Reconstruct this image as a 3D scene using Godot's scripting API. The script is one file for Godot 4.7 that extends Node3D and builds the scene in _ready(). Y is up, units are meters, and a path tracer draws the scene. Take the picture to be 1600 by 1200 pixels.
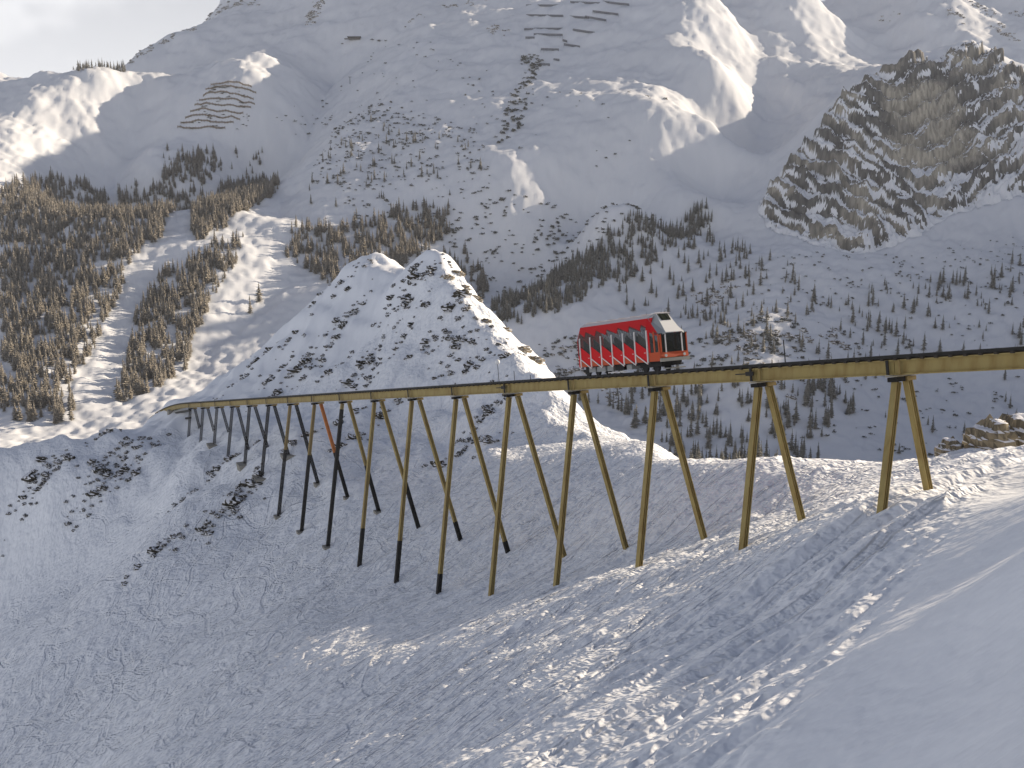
extends Node3D
# A red funicular car on a slender steel viaduct above a snowy saddle, with a pyramid-shaped ridge and a high mountainside behind.
# x to the right, y up, -z into the valley; metres; the viewer stands at the origin, some metres above the piste.

const NEAR_POINTS: Array[Vector3] = [Vector3(-47.48, -50.34, -84.84), Vector3(-27.1, -38.3, -64.55), Vector3(-13.68, -29, -48.88), Vector3(0, -18.06, -30.43), Vector3(5.94, -12.59, -21.21), Vector3(6.71, -7.11, -11.99), Vector3(-39.23, -47.87, -69.03), Vector3(0, -16.86, -22.52), Vector3(5.16, -10.79, -14.41), Vector3(-65.03, -52.91, -118.88), Vector3(-40.26, -43.67, -98.13), Vector3(-21.94, -35.69, -80.2), Vector3(-8.9, -28.98, -65.1), Vector3(0, -22.68, -50.95), Vector3(9.29, -15.12, -33.97), Vector3(10.74, -8.73, -19.63), Vector3(-77.42, -50.58, -143.61), Vector3(-51.87, -46.04, -128.15), Vector3(-27.87, -37.11, -103.28), Vector3(-91.94, -58.22, -142.33), Vector3(15.23, -9.57, -28.31), Vector3(21.94, -11.63, -41.14), Vector3(15.1, -11.91, -34.5), Vector3(12.74, -14.07, -37.69), Vector3(27.35, -12.88, -51.58), Vector3(32, -14, -60.52), Vector3(27.64, -15.15, -61.34), Vector3(19.16, -16.88, -64.09), Vector3(22.71, -16.21, -62.18), Vector3(16.94, -18.23, -72.99), Vector3(16.09, -20.25, -83.81), Vector3(15.49, -22.45, -95.6), Vector3(12.77, -22.05, -87.56), Vector3(30.65, -10.18, -48.99), Vector3(23.23, -8.02, -35.16), Vector3(14.9, -4.28, -20.58), Vector3(19.87, -5.7, -27.43), Vector3(-13.16, -7.79, -171.07), Vector3(-16, -8.7, -171.93), Vector3(-20.44, -9.51, -178.89), Vector3(-25.74, -7.25, -191.44), Vector3(-29.42, -8.7, -191.19), Vector3(-11.5, -10.82, -162.45), Vector3(-7.74, -15.75, -149.45), Vector3(-3.61, -19.6, -138.67), Vector3(1.69, -21.67, -129.2), Vector3(4.72, -24.06, -119.67), Vector3(3.61, -24.94, -109.38), Vector3(-11.1, -9.3, -172.84), Vector3(-5.42, -14.75, -167.87), Vector3(0, -19.14, -159.02), Vector3(3.7, -22.29, -149.37), Vector3(6.69, -23.82, -142.02), Vector3(10.82, -25.85, -126.47), Vector3(14.19, -24.5, -107.43), Vector3(8.97, -23.83, -104.5), Vector3(9.08, -23.52, -85.28), Vector3(-21.29, -16.8, -164.49), Vector3(-18.71, -23.99, -143), Vector3(-16.9, -29.17, -127.94), Vector3(-8.97, -22.99, -137.08), Vector3(-8, -27.61, -121.1), Vector3(-32.52, -23.52, -166.4), Vector3(-29.03, -28.63, -147.29), Vector3(-31.87, -10.64, -190.87), Vector3(-38.81, -16.99, -187.78), Vector3(-45.35, -23.31, -183.68), Vector3(-50.49, -27.79, -179.88), Vector3(-53.97, -30.81, -175.32), Vector3(-41.29, -30.54, -157.11), Vector3(-56.92, -33.24, -169.84), Vector3(-58.31, -35.06, -164.47), Vector3(-62.14, -35.24, -168.49), Vector3(-69.5, -39.13, -187.1), Vector3(-57.59, -36.19, -154.14), Vector3(-45.81, -34.33, -138.22), Vector3(-40.65, -35.27, -121.84), Vector3(-47.07, -39.91, -123.09), Vector3(-33.57, -35.41, -116.75), Vector3(-69.16, -35.63, -156.26), Vector3(-65.6, -35.17, -160.39), Vector3(-75.97, -37.16, -152.96), Vector3(-80, -38.96, -150.63), Vector3(-86.86, -40.89, -148.28), Vector3(-68.19, -40.35, -146.34), Vector3(-67.29, -45.51, -143.45), Vector3(-78.97, -44.78, -147.63), Vector3(-63.41, -37.72, -151.85), Vector3(16.5, -12.67, -42.73), Vector3(19.37, -12.17, -44.57), Vector3(12, -16.79, -49.44), Vector3(15.76, -15.96, -51.89), Vector3(7.52, -20.52, -56.24), Vector3(11.95, -19.5, -59.13), Vector3(2.94, -24.23, -62.99), Vector3(7.99, -22.89, -66.32), Vector3(-1.56, -27.57, -69.85), Vector3(4.07, -25.92, -73.6), Vector3(-6, -30.24, -76.89), Vector3(-0.33, -27.89, -80.81), Vector3(-10.31, -31.92, -84.21), Vector3(-4.74, -29.48, -88.09), Vector3(-14.76, -33.39, -91.49), Vector3(-9.33, -30.52, -95.37), Vector3(-19.18, -33.83, -99.01), Vector3(-14.26, -30.97, -102.57), Vector3(-23.51, -34.67, -106.49), Vector3(-18.78, -31.76, -109.95), Vector3(-27.85, -35.22, -114.02), Vector3(-23.64, -31.85, -117.27), Vector3(-31.89, -33.21, -122.27), Vector3(-28.83, -29.98, -124.79), Vector3(-36.06, -33.27, -130.01), Vector3(-33.37, -30.76, -132.15), Vector3(-40.52, -34.75, -137.28), Vector3(-37.95, -32.25, -139.35), Vector3(-44.73, -34.08, -145.15), Vector3(-42.87, -31.59, -146.79), Vector3(-49.1, -34.7, -152.65), Vector3(-47.33, -32.85, -154.1), Vector3(-53.47, -34.92, -160.24), Vector3(-51.98, -33.23, -161.49), Vector3(42.28, -23, -79.97), Vector3(58.74, -41, -111.08), Vector3(36.68, -25.15, -81.4), Vector3(51.14, -45.15, -113.49), Vector3(25.46, -28.88, -85.17), Vector3(35.55, -52.88, -118.89), Vector3(21.68, -29.47, -93.45), Vector3(28.91, -51.47, -124.62), Vector3(21.7, -40, -126.14), Vector3(30.92, -76, -179.76), Vector3(42.31, -18.18, -67.64), Vector3(60.98, -34.18, -97.48), Vector3(17.86, -42.5, -135.19), Vector3(23.73, -78.5, -179.6), Vector3(13.38, -49.85, -156.36), Vector3(17.47, -97.85, -204.18), Vector3(8.1, -51.82, -171.98), Vector3(10.36, -107.82, -219.93), Vector3(4.45, -50.29, -179.36), Vector3(5.63, -106.29, -227.35), Vector3(0, -47.14, -189.02), Vector3(0, -103.14, -237.02), Vector3(-6.45, -44.75, -199.86), Vector3(-8.1, -104.75, -251.03), Vector3(-13.28, -39.3, -206.77), Vector3(-16.76, -99.3, -261.06), Vector3(-30.54, -33.25, -227.12), Vector3(-38.22, -85.25, -284.2), Vector3(-37.47, -34.64, -224.41), Vector3(-46.43, -82.64, -278.06), Vector3(-45.7, -38.99, -221.07), Vector3(-56.71, -82.99, -274.35), Vector3(-53.03, -43.31, -214.74), Vector3(-65.3, -83.31, -264.45), Vector3(-58.6, -43.79, -208.76), Vector3(-71.57, -75.79, -254.98), Vector3(-62.8, -44.81, -203.99), Vector3(-76.92, -72.81, -249.87), Vector3(-68.38, -45.02, -193.04), Vector3(-82.27, -65.02, -232.25), Vector3(-78.07, -49.63, -176.38), Vector3(-92.31, -77.63, -208.56), Vector3(-86.64, -51.16, -174.46), Vector3(-103.72, -79.16, -208.85), Vector3(-91.26, -52.96, -171.83), Vector3(-109.27, -80.96, -205.74), Vector3(-99, -54.89, -168.99), Vector3(-118.41, -82.89, -202.12)]
const FAR_POINTS: Array[Vector3] = [Vector3(-299.4, -129.2, -566.4), Vector3(-279.3, -133.3, -570.8), Vector3(-259.4, -133.6, -586), Vector3(-268.4, -125.7, -506.2), Vector3(-284.9, -133.6, -626.5), Vector3(-335.5, -132.3, -636.9), Vector3(-392.3, -101.5, -753.6), Vector3(-454.2, -61.6, -882), Vector3(-521.3, -6.4, -1023), Vector3(-578.1, 42.8, -1142.8), Vector3(-665.8, 114.9, -1327.3), Vector3(-743.2, 187.8, -1491.6), Vector3(-774.2, 210, -1556.2), Vector3(-551.6, -34.4, -906.8), Vector3(-888.7, 189.1, -1502), Vector3(-429, -115.8, -690.4), Vector3(-704.8, 65.9, -1177.1), Vector3(-365.8, -82.5, -807.5), Vector3(-458.5, 6.6, -1045.5), Vector3(-582.6, 114.9, -1327.3), Vector3(-672.9, 216.2, -1547.1), Vector3(-600, 225.2, -1558.7), Vector3(-558.6, 210.9, -1536.1), Vector3(-356.1, -35.1, -927), Vector3(-449, 66.4, -1187.3), Vector3(-284.5, -115.8, -690.4), Vector3(-235.5, -120.8, -719.9), Vector3(-254.7, -85.5, -837.4), Vector3(-322.6, -6.4, -1012.9), Vector3(-371, 65.9, -1177.1), Vector3(-424.2, 159, -1360), Vector3(-372.6, 246.6, -1582.6), Vector3(-421, 221.4, -1507.4), Vector3(-461.3, 211.1, -1485.4), Vector3(-525.2, 214.7, -1536.7), Vector3(-260.2, 27.7, -1109.9), Vector3(-229.2, -36.6, -967.3), Vector3(-181.7, -78.4, -879.1), Vector3(-247.7, 114, -1317), Vector3(-317.9, 235.2, -1601), Vector3(-310.8, 190.4, -1512.3), Vector3(-361.3, 142.5, -1443.5), Vector3(-307.9, 98.5, -1324.5), Vector3(-264.5, 285.9, -1710.9), Vector3(-679.4, 344.9, -2035.1), Vector3(-624.6, 403.7, -2156.5), Vector3(-628.2, 463, -2247.6), Vector3(-714, 291.1, -1934.8), Vector3(-653.2, 572.6, -2377.5), Vector3(-536.8, 450, -2184.5), Vector3(-424.5, 358.9, -1966.5), Vector3(-245.2, 411, -1995.5), Vector3(-121.3, 406.7, -1974.5), Vector3(0, 398.1, -1932.5), Vector3(114.8, 385.1, -1869.5), Vector3(212.9, 356.9, -1732.9), Vector3(-96.8, 229.1, -1559.4), Vector3(0, 225.2, -1533.4), Vector3(95.5, 226, -1538.6), Vector3(-80.5, 111.2, -1284.1), Vector3(0, 110.3, -1273.8), Vector3(44.9, 66.4, -1187.3), Vector3(118.3, 108.9, -1257.3), Vector3(-71.7, 28.3, -1132.3), Vector3(0, 28.2, -1128.2), Vector3(102.4, 26.9, -1077.3), Vector3(-67.1, -39.7, -1047.9), Vector3(0, -87.7, -984), Vector3(-11.1, -109.4, -853.7), Vector3(-60, -82.8, -929.1), Vector3(-129, -38.2, -1007.6), Vector3(-143.2, 28.3, -1130.2), Vector3(-161.9, 103.8, -1289.9), Vector3(185.8, 219.9, -1497), Vector3(318.8, 350.5, -1701.4), Vector3(296, 217.6, -1481.4), Vector3(271.6, 113, -1304.7), Vector3(206.9, 28.6, -1145.5), Vector3(230.6, 218.4, -1486.6), Vector3(198.7, 109.7, -1267.6), Vector3(415.7, 387.2, -1880), Vector3(406, 296.6, -1738), Vector3(387.5, 205.8, -1596), Vector3(374.9, 148.6, -1505.3), Vector3(339.5, 110.2, -1422.8), Vector3(294.7, 74.7, -1335.8), Vector3(242.4, 30.8, -1234.1), Vector3(491.1, 341.2, -1811.4), Vector3(455.8, 229.8, -1630.5), Vector3(447.1, 181.3, -1551.4), Vector3(403.5, 123.8, -1430.2), Vector3(361.9, 84, -1352.5), Vector3(716.1, 432.7, -2100.5), Vector3(701.2, 362.7, -1987.4), Vector3(698.6, 312.7, -1897.9), Vector3(719.4, 281.6, -1842), Vector3(752, 382.8, -1970.5), Vector3(778.1, 332.1, -1880.9), Vector3(1016.8, 401.1, -2064.8), Vector3(934.2, 299.4, -1885.5), Vector3(1078.7, 280, -1831.6), Vector3(572.5, 298.9, -1814.5), Vector3(17, -84, -878.2), Vector3(74.3, -48.9, -965.2), Vector3(139.5, -19.7, -1041.1), Vector3(40.3, -66.2, -1043.4), Vector3(91.4, -27.7, -1100.6), Vector3(144.5, -7.1, -1134.5), Vector3(214.8, -7.1, -1124.3), Vector3(123.2, -85.1, -954.1), Vector3(80.8, -138.1, -823.5), Vector3(254.2, -37.6, -992.5), Vector3(216.8, -85.5, -837.4), Vector3(189.7, -121.6, -724.9), Vector3(175.5, -155.8, -663.4), Vector3(391, -38.6, -1017.6), Vector3(488.7, -38.6, -1017.6), Vector3(329, -113.6, -842.8), Vector3(411.3, -113.6, -842.8), Vector3(348.4, -160.3, -703.2), Vector3(278.7, -160.3, -703.2), Vector3(586.5, -38.6, -1017.6), Vector3(464.5, -132.3, -789), Vector3(286.8, 14.5, -1158.4), Vector3(311.6, -26.7, -1060.2), Vector3(369.3, -20.2, -1071.4), Vector3(455, 0, -1100.2), Vector3(532.3, 14, -1117.7), Vector3(572.9, 28.3, -1130.2), Vector3(658.8, 35.3, -1131.4), Vector3(353.2, 79.5, -1220), Vector3(398.4, 141.4, -1276), Vector3(499.4, 200.3, -1341.6), Vector3(566.3, 216.7, -1364.7), Vector3(613.2, 228.4, -1376.8), Vector3(642.3, 215, -1364.4), Vector3(665.8, 187.1, -1339.4), Vector3(759.7, 179.2, -1327.9), Vector3(367.7, 50.8, -1164.4), Vector3(456.8, 82.6, -1210.3), Vector3(541.9, 106.9, -1234.7), Vector3(614.2, 106, -1224.4), Vector3(314.3, 36.9, -1182.4), Vector3(-845.5, 180, -1699.4), Vector3(-741.2, 181.4, -1704.8), Vector3(-657.5, 175.2, -1708.1), Vector3(383.7, 87.5, -1325.6), Vector3(431.2, 149.4, -1381), Vector3(537.7, 205.3, -1444.7), Vector3(666.1, 236.4, -1495.5), Vector3(719.2, 187.1, -1446.9), Vector3(819.3, 179.2, -1432.1), Vector3(-680.3, 343.7, -2348.6), Vector3(-682, 423, -2440.2), Vector3(-742.7, 264.9, -2224.8), Vector3(-783.2, 191.1, -2122.5), Vector3(-1409.7, 329.8, -2400.9), Vector3(-575.5, 610.1, -2363.5), Vector3(-269.7, 534.6, -2208.9), Vector3(0, 463.9, -2065.2), Vector3(221.3, 395, -1805.2), Vector3(303.5, 395.5, -1769.8), Vector3(443.6, 449.7, -2012.1), Vector3(519.6, 423.8, -1906.4), Vector3(737.6, 482.3, -2169.7), Vector3(817.5, 459.8, -2084.8), Vector3(1073.5, 483.1, -2190.1), Vector3(1158.4, 396.8, -1983), Vector3(-621.5, 598.9, -2552.6), Vector3(-748.1, 543.2, -3072.5), Vector3(-291.3, 517.3, -2385.6), Vector3(-350.6, 445, -2871.5), Vector3(0, 441, -2230.4), Vector3(0, 353.1, -2684.8), Vector3(239, 366.6, -1949.6), Vector3(287.7, 263.5, -2346.8), Vector3(327.8, 367.1, -1911.4), Vector3(394.5, 264.2, -2300.8), Vector3(479.1, 425.6, -2173.1), Vector3(576.7, 334.5, -2615.7), Vector3(561.2, 397.7, -2058.9), Vector3(675.5, 301, -2478.3), Vector3(796.6, 460.9, -2343.3), Vector3(958.9, 377, -2820.6), Vector3(883, 436.6, -2251.6), Vector3(1062.8, 347.8, -2710.2), Vector3(1159.4, 461.7, -2365.3), Vector3(1395.6, 378, -2847.1), Vector3(1251.1, 368.6, -2141.6), Vector3(1505.9, 265.9, -2577.9), Vector3(1354.8, 280, -2074.9), Vector3(1064.5, 105, -1538.6), Vector3(922.6, 8.3, -1319.5), Vector3(758.7, 114, -1154.8), Vector3(741.9, 95.4, -1030), Vector3(588.4, 29, -775.5), Vector3(464.5, -42, -601.3), Vector3(-288.1, -118.6, -457.5), Vector3(-181.9, -118.6, -457.5), Vector3(-91, -118.6, -457.5), Vector3(30.3, -118.6, -457.5), Vector3(151.6, -118.6, -457.5), Vector3(288.1, -118.6, -457.5)]
const CREASES := [[[Vector2(412.8, -1882.4), Vector2(411.2, -1793.8), Vector2(401.7, -1728.7), Vector2(387.2, -1594.8), Vector2(374, -1501.7), Vector2(339.2, -1421.3), Vector2(278.4, -1262.2), Vector2(252.7, -1239.7), Vector2(222.4, -1149.4)], 45, 50, 6],
	[[Vector2(715.9, -2099.7), Vector2(699, -1988.1), Vector2(698.4, -1897.1)], 60, 50, 6],
	[[Vector2(-525.9, -1441.5), Vector2(-536.6, -1386.7), Vector2(-526.4, -1331), Vector2(-508.2, -1275.8), Vector2(-483.2, -1223)], 330, 130, 95],
	[[Vector2(-305.9, -1767.4), Vector2(-306.7, -1621.1), Vector2(-305.2, -1522.5), Vector2(-333.1, -1482.4), Vector2(-363.7, -1454.7), Vector2(-379.1, -1285.8), Vector2(-432.5, -1228.4)], 170, 120, 75],
	[[Vector2(-157.3, -1336.1), Vector2(-155.5, -1276.1), Vector2(-156.5, -1230.7)], 40, 40, 7],
	[[Vector2(-257.4, -1164.8), Vector2(-258.8, -1126.6), Vector2(-252.8, -1095.2)], 70, 60, 18],
	[[Vector2(-190, -1008), Vector2(-203.5, -962), Vector2(-221, -903.3), Vector2(-248.6, -815.6), Vector2(-249.2, -765.1)], 60, 60, 12],
	[[Vector2(-320.5, -908), Vector2(-313.2, -791.7), Vector2(-280.8, -692.3)], 60, 60, 10]]
const RAIL_ORIGIN := Vector3(17.4194, -7.0226, -44.4507)
const RAIL_UPHILL := Vector3(0.51004, 0.17292, 0.84259)
const RAIL_SPACING := 8.6588
const NEAR_FEET: Array[Vector3] = [Vector3(16.5, -12.67, -42.73), Vector3(12, -16.79, -49.44), Vector3(7.52, -20.52, -56.24), Vector3(2.94, -24.23, -62.99), Vector3(-1.56, -27.57, -69.85), Vector3(-6, -30.24, -76.89), Vector3(-10.31, -31.92, -84.21), Vector3(-14.76, -33.39, -91.49), Vector3(-19.18, -33.83, -99.01), Vector3(-23.51, -34.67, -106.49), Vector3(-27.85, -35.22, -114.02), Vector3(-31.89, -33.21, -122.27), Vector3(-36.06, -33.27, -130.01), Vector3(-40.52, -34.75, -137.28), Vector3(-44.73, -34.08, -145.15), Vector3(-49.1, -34.7, -152.65), Vector3(-53.47, -34.92, -160.24)]
const FAR_FEET: Array[Vector3] = [Vector3(19.37, -12.17, -44.57), Vector3(15.76, -15.96, -51.89), Vector3(11.95, -19.5, -59.13), Vector3(7.99, -22.89, -66.32), Vector3(4.07, -25.92, -73.6), Vector3(-0.33, -27.89, -80.81), Vector3(-4.74, -29.48, -88.09), Vector3(-9.33, -30.52, -95.37), Vector3(-14.26, -30.97, -102.57), Vector3(-18.78, -31.76, -109.95), Vector3(-23.64, -31.85, -117.27), Vector3(-28.83, -29.98, -124.79), Vector3(-33.37, -30.76, -132.15), Vector3(-37.95, -32.25, -139.35), Vector3(-42.87, -31.59, -146.79), Vector3(-47.33, -32.85, -154.1), Vector3(-51.98, -33.23, -161.49)]
const LEFT_FOREST: PackedVector2Array = [Vector2(-561.7, -1108.2), Vector2(-567.4, -1212.7), Vector2(-549.5, -1296.4), Vector2(-458.9, -1320.4), Vector2(-423.8, -1432), Vector2(-407.4, -1435.6), Vector2(-406.8, -1338.9), Vector2(-359.2, -1066.2), Vector2(-337, -968.2), Vector2(-349.6, -933.2), Vector2(-344.8, -878.1), Vector2(-336.5, -822.8), Vector2(-326.7, -772.9), Vector2(-316.6, -701.3), Vector2(-295.9, -660.3), Vector2(-286, -631), Vector2(-338, -642)]
const UPPER_GROVE: PackedVector2Array = [Vector2(-311.2, -974.7), Vector2(-328.7, -1029.2), Vector2(-396, -1328.3), Vector2(-382.1, -1438.2), Vector2(-357.9, -1471.8), Vector2(-276.2, -1201.8), Vector2(-281.2, -1121), Vector2(-286.5, -1022.1), Vector2(-301.5, -973.1)]
const MIDDLE_GROVE: PackedVector2Array = [Vector2(-275.6, -677.2), Vector2(-300.4, -768.7), Vector2(-318.6, -834.4), Vector2(-323.8, -907.7), Vector2(-303.8, -928.9), Vector2(-288.4, -959.5), Vector2(-267.3, -997), Vector2(-258.8, -957.9), Vector2(-262.7, -907.7), Vector2(-263.1, -866.8), Vector2(-262.2, -806.9), Vector2(-254.8, -765.4), Vector2(-254.1, -692), Vector2(-263.7, -669.3)]
const RIGHT_GROVE: PackedVector2Array = [Vector2(-223.2, -982), Vector2(-226.2, -1044.4), Vector2(-199.2, -1041.2), Vector2(-162, -1060.1), Vector2(-112.3, -1104.9), Vector2(-70.7, -1114.1), Vector2(-65.5, -1082), Vector2(-92.6, -1032.9), Vector2(-102.8, -1000.9), Vector2(-156.8, -957.1), Vector2(-174.2, -933.4), Vector2(-207.6, -981.5)]
const BEHIND_PEAK: PackedVector2Array = [Vector2(-73.6, -1044.4), Vector2(-41, -1067.2), Vector2(-23.2, -1027.5), Vector2(-33.2, -935.2)]
const RIDGE_LINE: PackedVector2Array = [Vector2(-20.9, -924), Vector2(33.8, -1051), Vector2(84.9, -1021), Vector2(134.2, -1054.2), Vector2(214.1, -1143), Vector2(227.2, -1133.7), Vector2(157.3, -1023.7), Vector2(99.5, -966.6), Vector2(45.9, -886.8), Vector2(-11.2, -866.6)]
const RIGHT_SLOPE: PackedVector2Array = [Vector2(93.6, -970.9), Vector2(214.7, -1123.7), Vector2(271.1, -960.2), Vector2(266, -896.5), Vector2(368.3, -954.5), Vector2(516.5, -1007.3), Vector2(435.3, -835.4), Vector2(371.4, -838.6), Vector2(265.3, -765.2), Vector2(177.5, -778.7), Vector2(118.7, -916.8)]
const LOWER_RIGHT: PackedVector2Array = [Vector2(70.9, -771.2), Vector2(105.9, -809.2), Vector2(145.5, -740.7), Vector2(192.2, -735.2), Vector2(268.4, -775.1), Vector2(259.5, -731.4), Vector2(217.8, -672.9), Vector2(108.8, -431.3), Vector2(98.8, -679.5)]
const VALLEY_RIGHT: PackedVector2Array = [Vector2(43.9, -841.6), Vector2(85.6, -879.6), Vector2(177.5, -778.7), Vector2(192.2, -735.2), Vector2(105.9, -809.2), Vector2(70.9, -771.2), Vector2(37.2, -813.4)]
const FLAT_RIGHT: PackedVector2Array = [Vector2(281.5, -783.2), Vector2(435.3, -835.4), Vector2(353.3, -668.6), Vector2(267.3, -672.9)]
const UPPER_SCATTER: PackedVector2Array = [Vector2(-483.6, -1371.6), Vector2(-393.8, -1494.4), Vector2(-340.2, -1502.6), Vector2(-354.4, -1477.7), Vector2(-398.5, -1338.1), Vector2(-438, -1304.2)]
const MID_SCATTER: PackedVector2Array = [Vector2(-253, -1252.9), Vector2(-204, -1356.7), Vector2(-46.3, -1229.4), Vector2(-21.1, -1108.2), Vector2(-83.6, -1095.1), Vector2(-162, -1060.1), Vector2(-221.4, -1088.4)]
const SKYLINE: PackedVector2Array = [Vector2(-1188, -2780.1), Vector2(-1069.1, -2822.9), Vector2(-592.4, -1578.5), Vector2(-640.5, -1515.7)]
const SCRUB_MID: PackedVector2Array = [Vector2(-241.4, -1193), Vector2(-248.7, -1528.7), Vector2(-48.1, -1278.3), Vector2(-14.1, -1109), Vector2(-68, -1064.9), Vector2(-162, -1060.1)]
const SCRUB_BAND: PackedVector2Array = [Vector2(14.8, -1596.2), Vector2(49, -1580.4), Vector2(31.3, -1436.2), Vector2(11.9, -1268.6), Vector2(-18.9, -1201.9), Vector2(-8.4, -1340.5), Vector2(10.8, -1441.7)]
const SCRUB_LOW: PackedVector2Array = [Vector2(-69.8, -1097.3), Vector2(21.8, -1147), Vector2(179.9, -1132.3), Vector2(132.9, -1042.5), Vector2(65.6, -1023.4), Vector2(0, -1011.6), Vector2(-52.4, -1018.4)]
const SCRUB_LEFT: PackedVector2Array = [Vector2(-343.6, -1521.9), Vector2(-327, -1585.1), Vector2(-273.6, -1592.3), Vector2(-266.4, -1517.3), Vector2(-329.6, -1522)]
const SCRUB_BROWN: PackedVector2Array = [Vector2(-480.2, -1457.9), Vector2(-466, -1506.7), Vector2(-437.4, -1544.4), Vector2(-388.2, -1536.5), Vector2(-378.6, -1511), Vector2(-401.8, -1489.3)]
const SCRUB_VALLEY: PackedVector2Array = [Vector2(22.1, -849.4), Vector2(56.4, -869.2), Vector2(190.7, -841), Vector2(245.2, -862), Vector2(233.6, -779.6), Vector2(147.5, -751.6), Vector2(80.7, -822.4), Vector2(32.1, -819.8)]
const SCRUB_WIDE: PackedVector2Array = [Vector2(-226, -1828.2), Vector2(0, -1474.4), Vector2(157.8, -1258.2), Vector2(190.3, -1155.2), Vector2(74, -1168.3), Vector2(-119.4, -1182.6), Vector2(-291.1, -1547.4), Vector2(-362.9, -1526.2)]
const SCRUB_RIGHT: PackedVector2Array = [Vector2(220.8, -983), Vector2(544.7, -1066.7), Vector2(353.3, -668.6), Vector2(175.3, -662.7)]
const CREST: PackedVector2Array = [Vector2(-13.5, -169.6), Vector2(-11.5, -162.5), Vector2(-7.7, -149.5), Vector2(-3.6, -138.7), Vector2(1.7, -129.3), Vector2(4.3, -119.7)]
const SNOW_FENCES := [[Vector2(25.3, -1869), Vector2(87.7, -1805.1)], [Vector2(101.4, -1812.2), Vector2(148, -1757.3)], [Vector2(153.9, -1763.1), Vector2(193.8, -1722.7)], [Vector2(24.1, -1776), Vector2(85.4, -1733.9)], [Vector2(96.1, -1734.4), Vector2(126.5, -1711.4)], [Vector2(133.8, -1725.3), Vector2(172.5, -1687.8)], [Vector2(118.9, -1692.3), Vector2(150.5, -1659.4)], [Vector2(35.8, -1705.9), Vector2(108.5, -1675)], [Vector2(20, -1704.2), Vector2(34.6, -1698.3)], [Vector2(97, -1653.4), Vector2(129.7, -1627.2)], [Vector2(34.8, -1654.1), Vector2(80, -1638.8)], [Vector2(79.8, -1633.8), Vector2(86.5, -1626.8)], [Vector2(21.3, -1641.2), Vector2(35.5, -1638.1)], [Vector2(81, -1616.1), Vector2(104.9, -1599.6)], [Vector2(44.4, -1594.1), Vector2(71.8, -1588.8)], [Vector2(62.7, -1556.3), Vector2(71.3, -1553.7)], [Vector2(39.9, -1530.5), Vector2(56, -1529.3)]]
const TERRACE_FENCES := [[Vector2(-450.2, -1537.5), Vector2(-392.8, -1549.6)], [Vector2(-455.5, -1528.4), Vector2(-385.4, -1545.9)], [Vector2(-456.8, -1518.9), Vector2(-387.3, -1536.9)], [Vector2(-460, -1509.2), Vector2(-384.2, -1530.8)], [Vector2(-464.5, -1501.1), Vector2(-388.2, -1522.7)], [Vector2(-468.8, -1492.6), Vector2(-397.4, -1512.9)], [Vector2(-473.6, -1483), Vector2(-400.5, -1505.2)], [Vector2(-477.6, -1473.9), Vector2(-407.8, -1496.5)], [Vector2(-478.4, -1461.1), Vector2(-417.5, -1486.2)]]
const HUT := Vector2(-282.4, -1848.4)
const LIFT_POST := Vector2(-259.8, -1648.7)
const TWO_TREES: PackedVector2Array = [Vector2(-231.7, -876.4), Vector2(-228.8, -898.1)]
const FAR_CLUMPS: PackedVector2Array = [Vector2(-247, -1832.1), Vector2(-233.5, -1823.9), Vector2(-221.6, -1819.8), Vector2(-303.2, -1849.6)]
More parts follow.
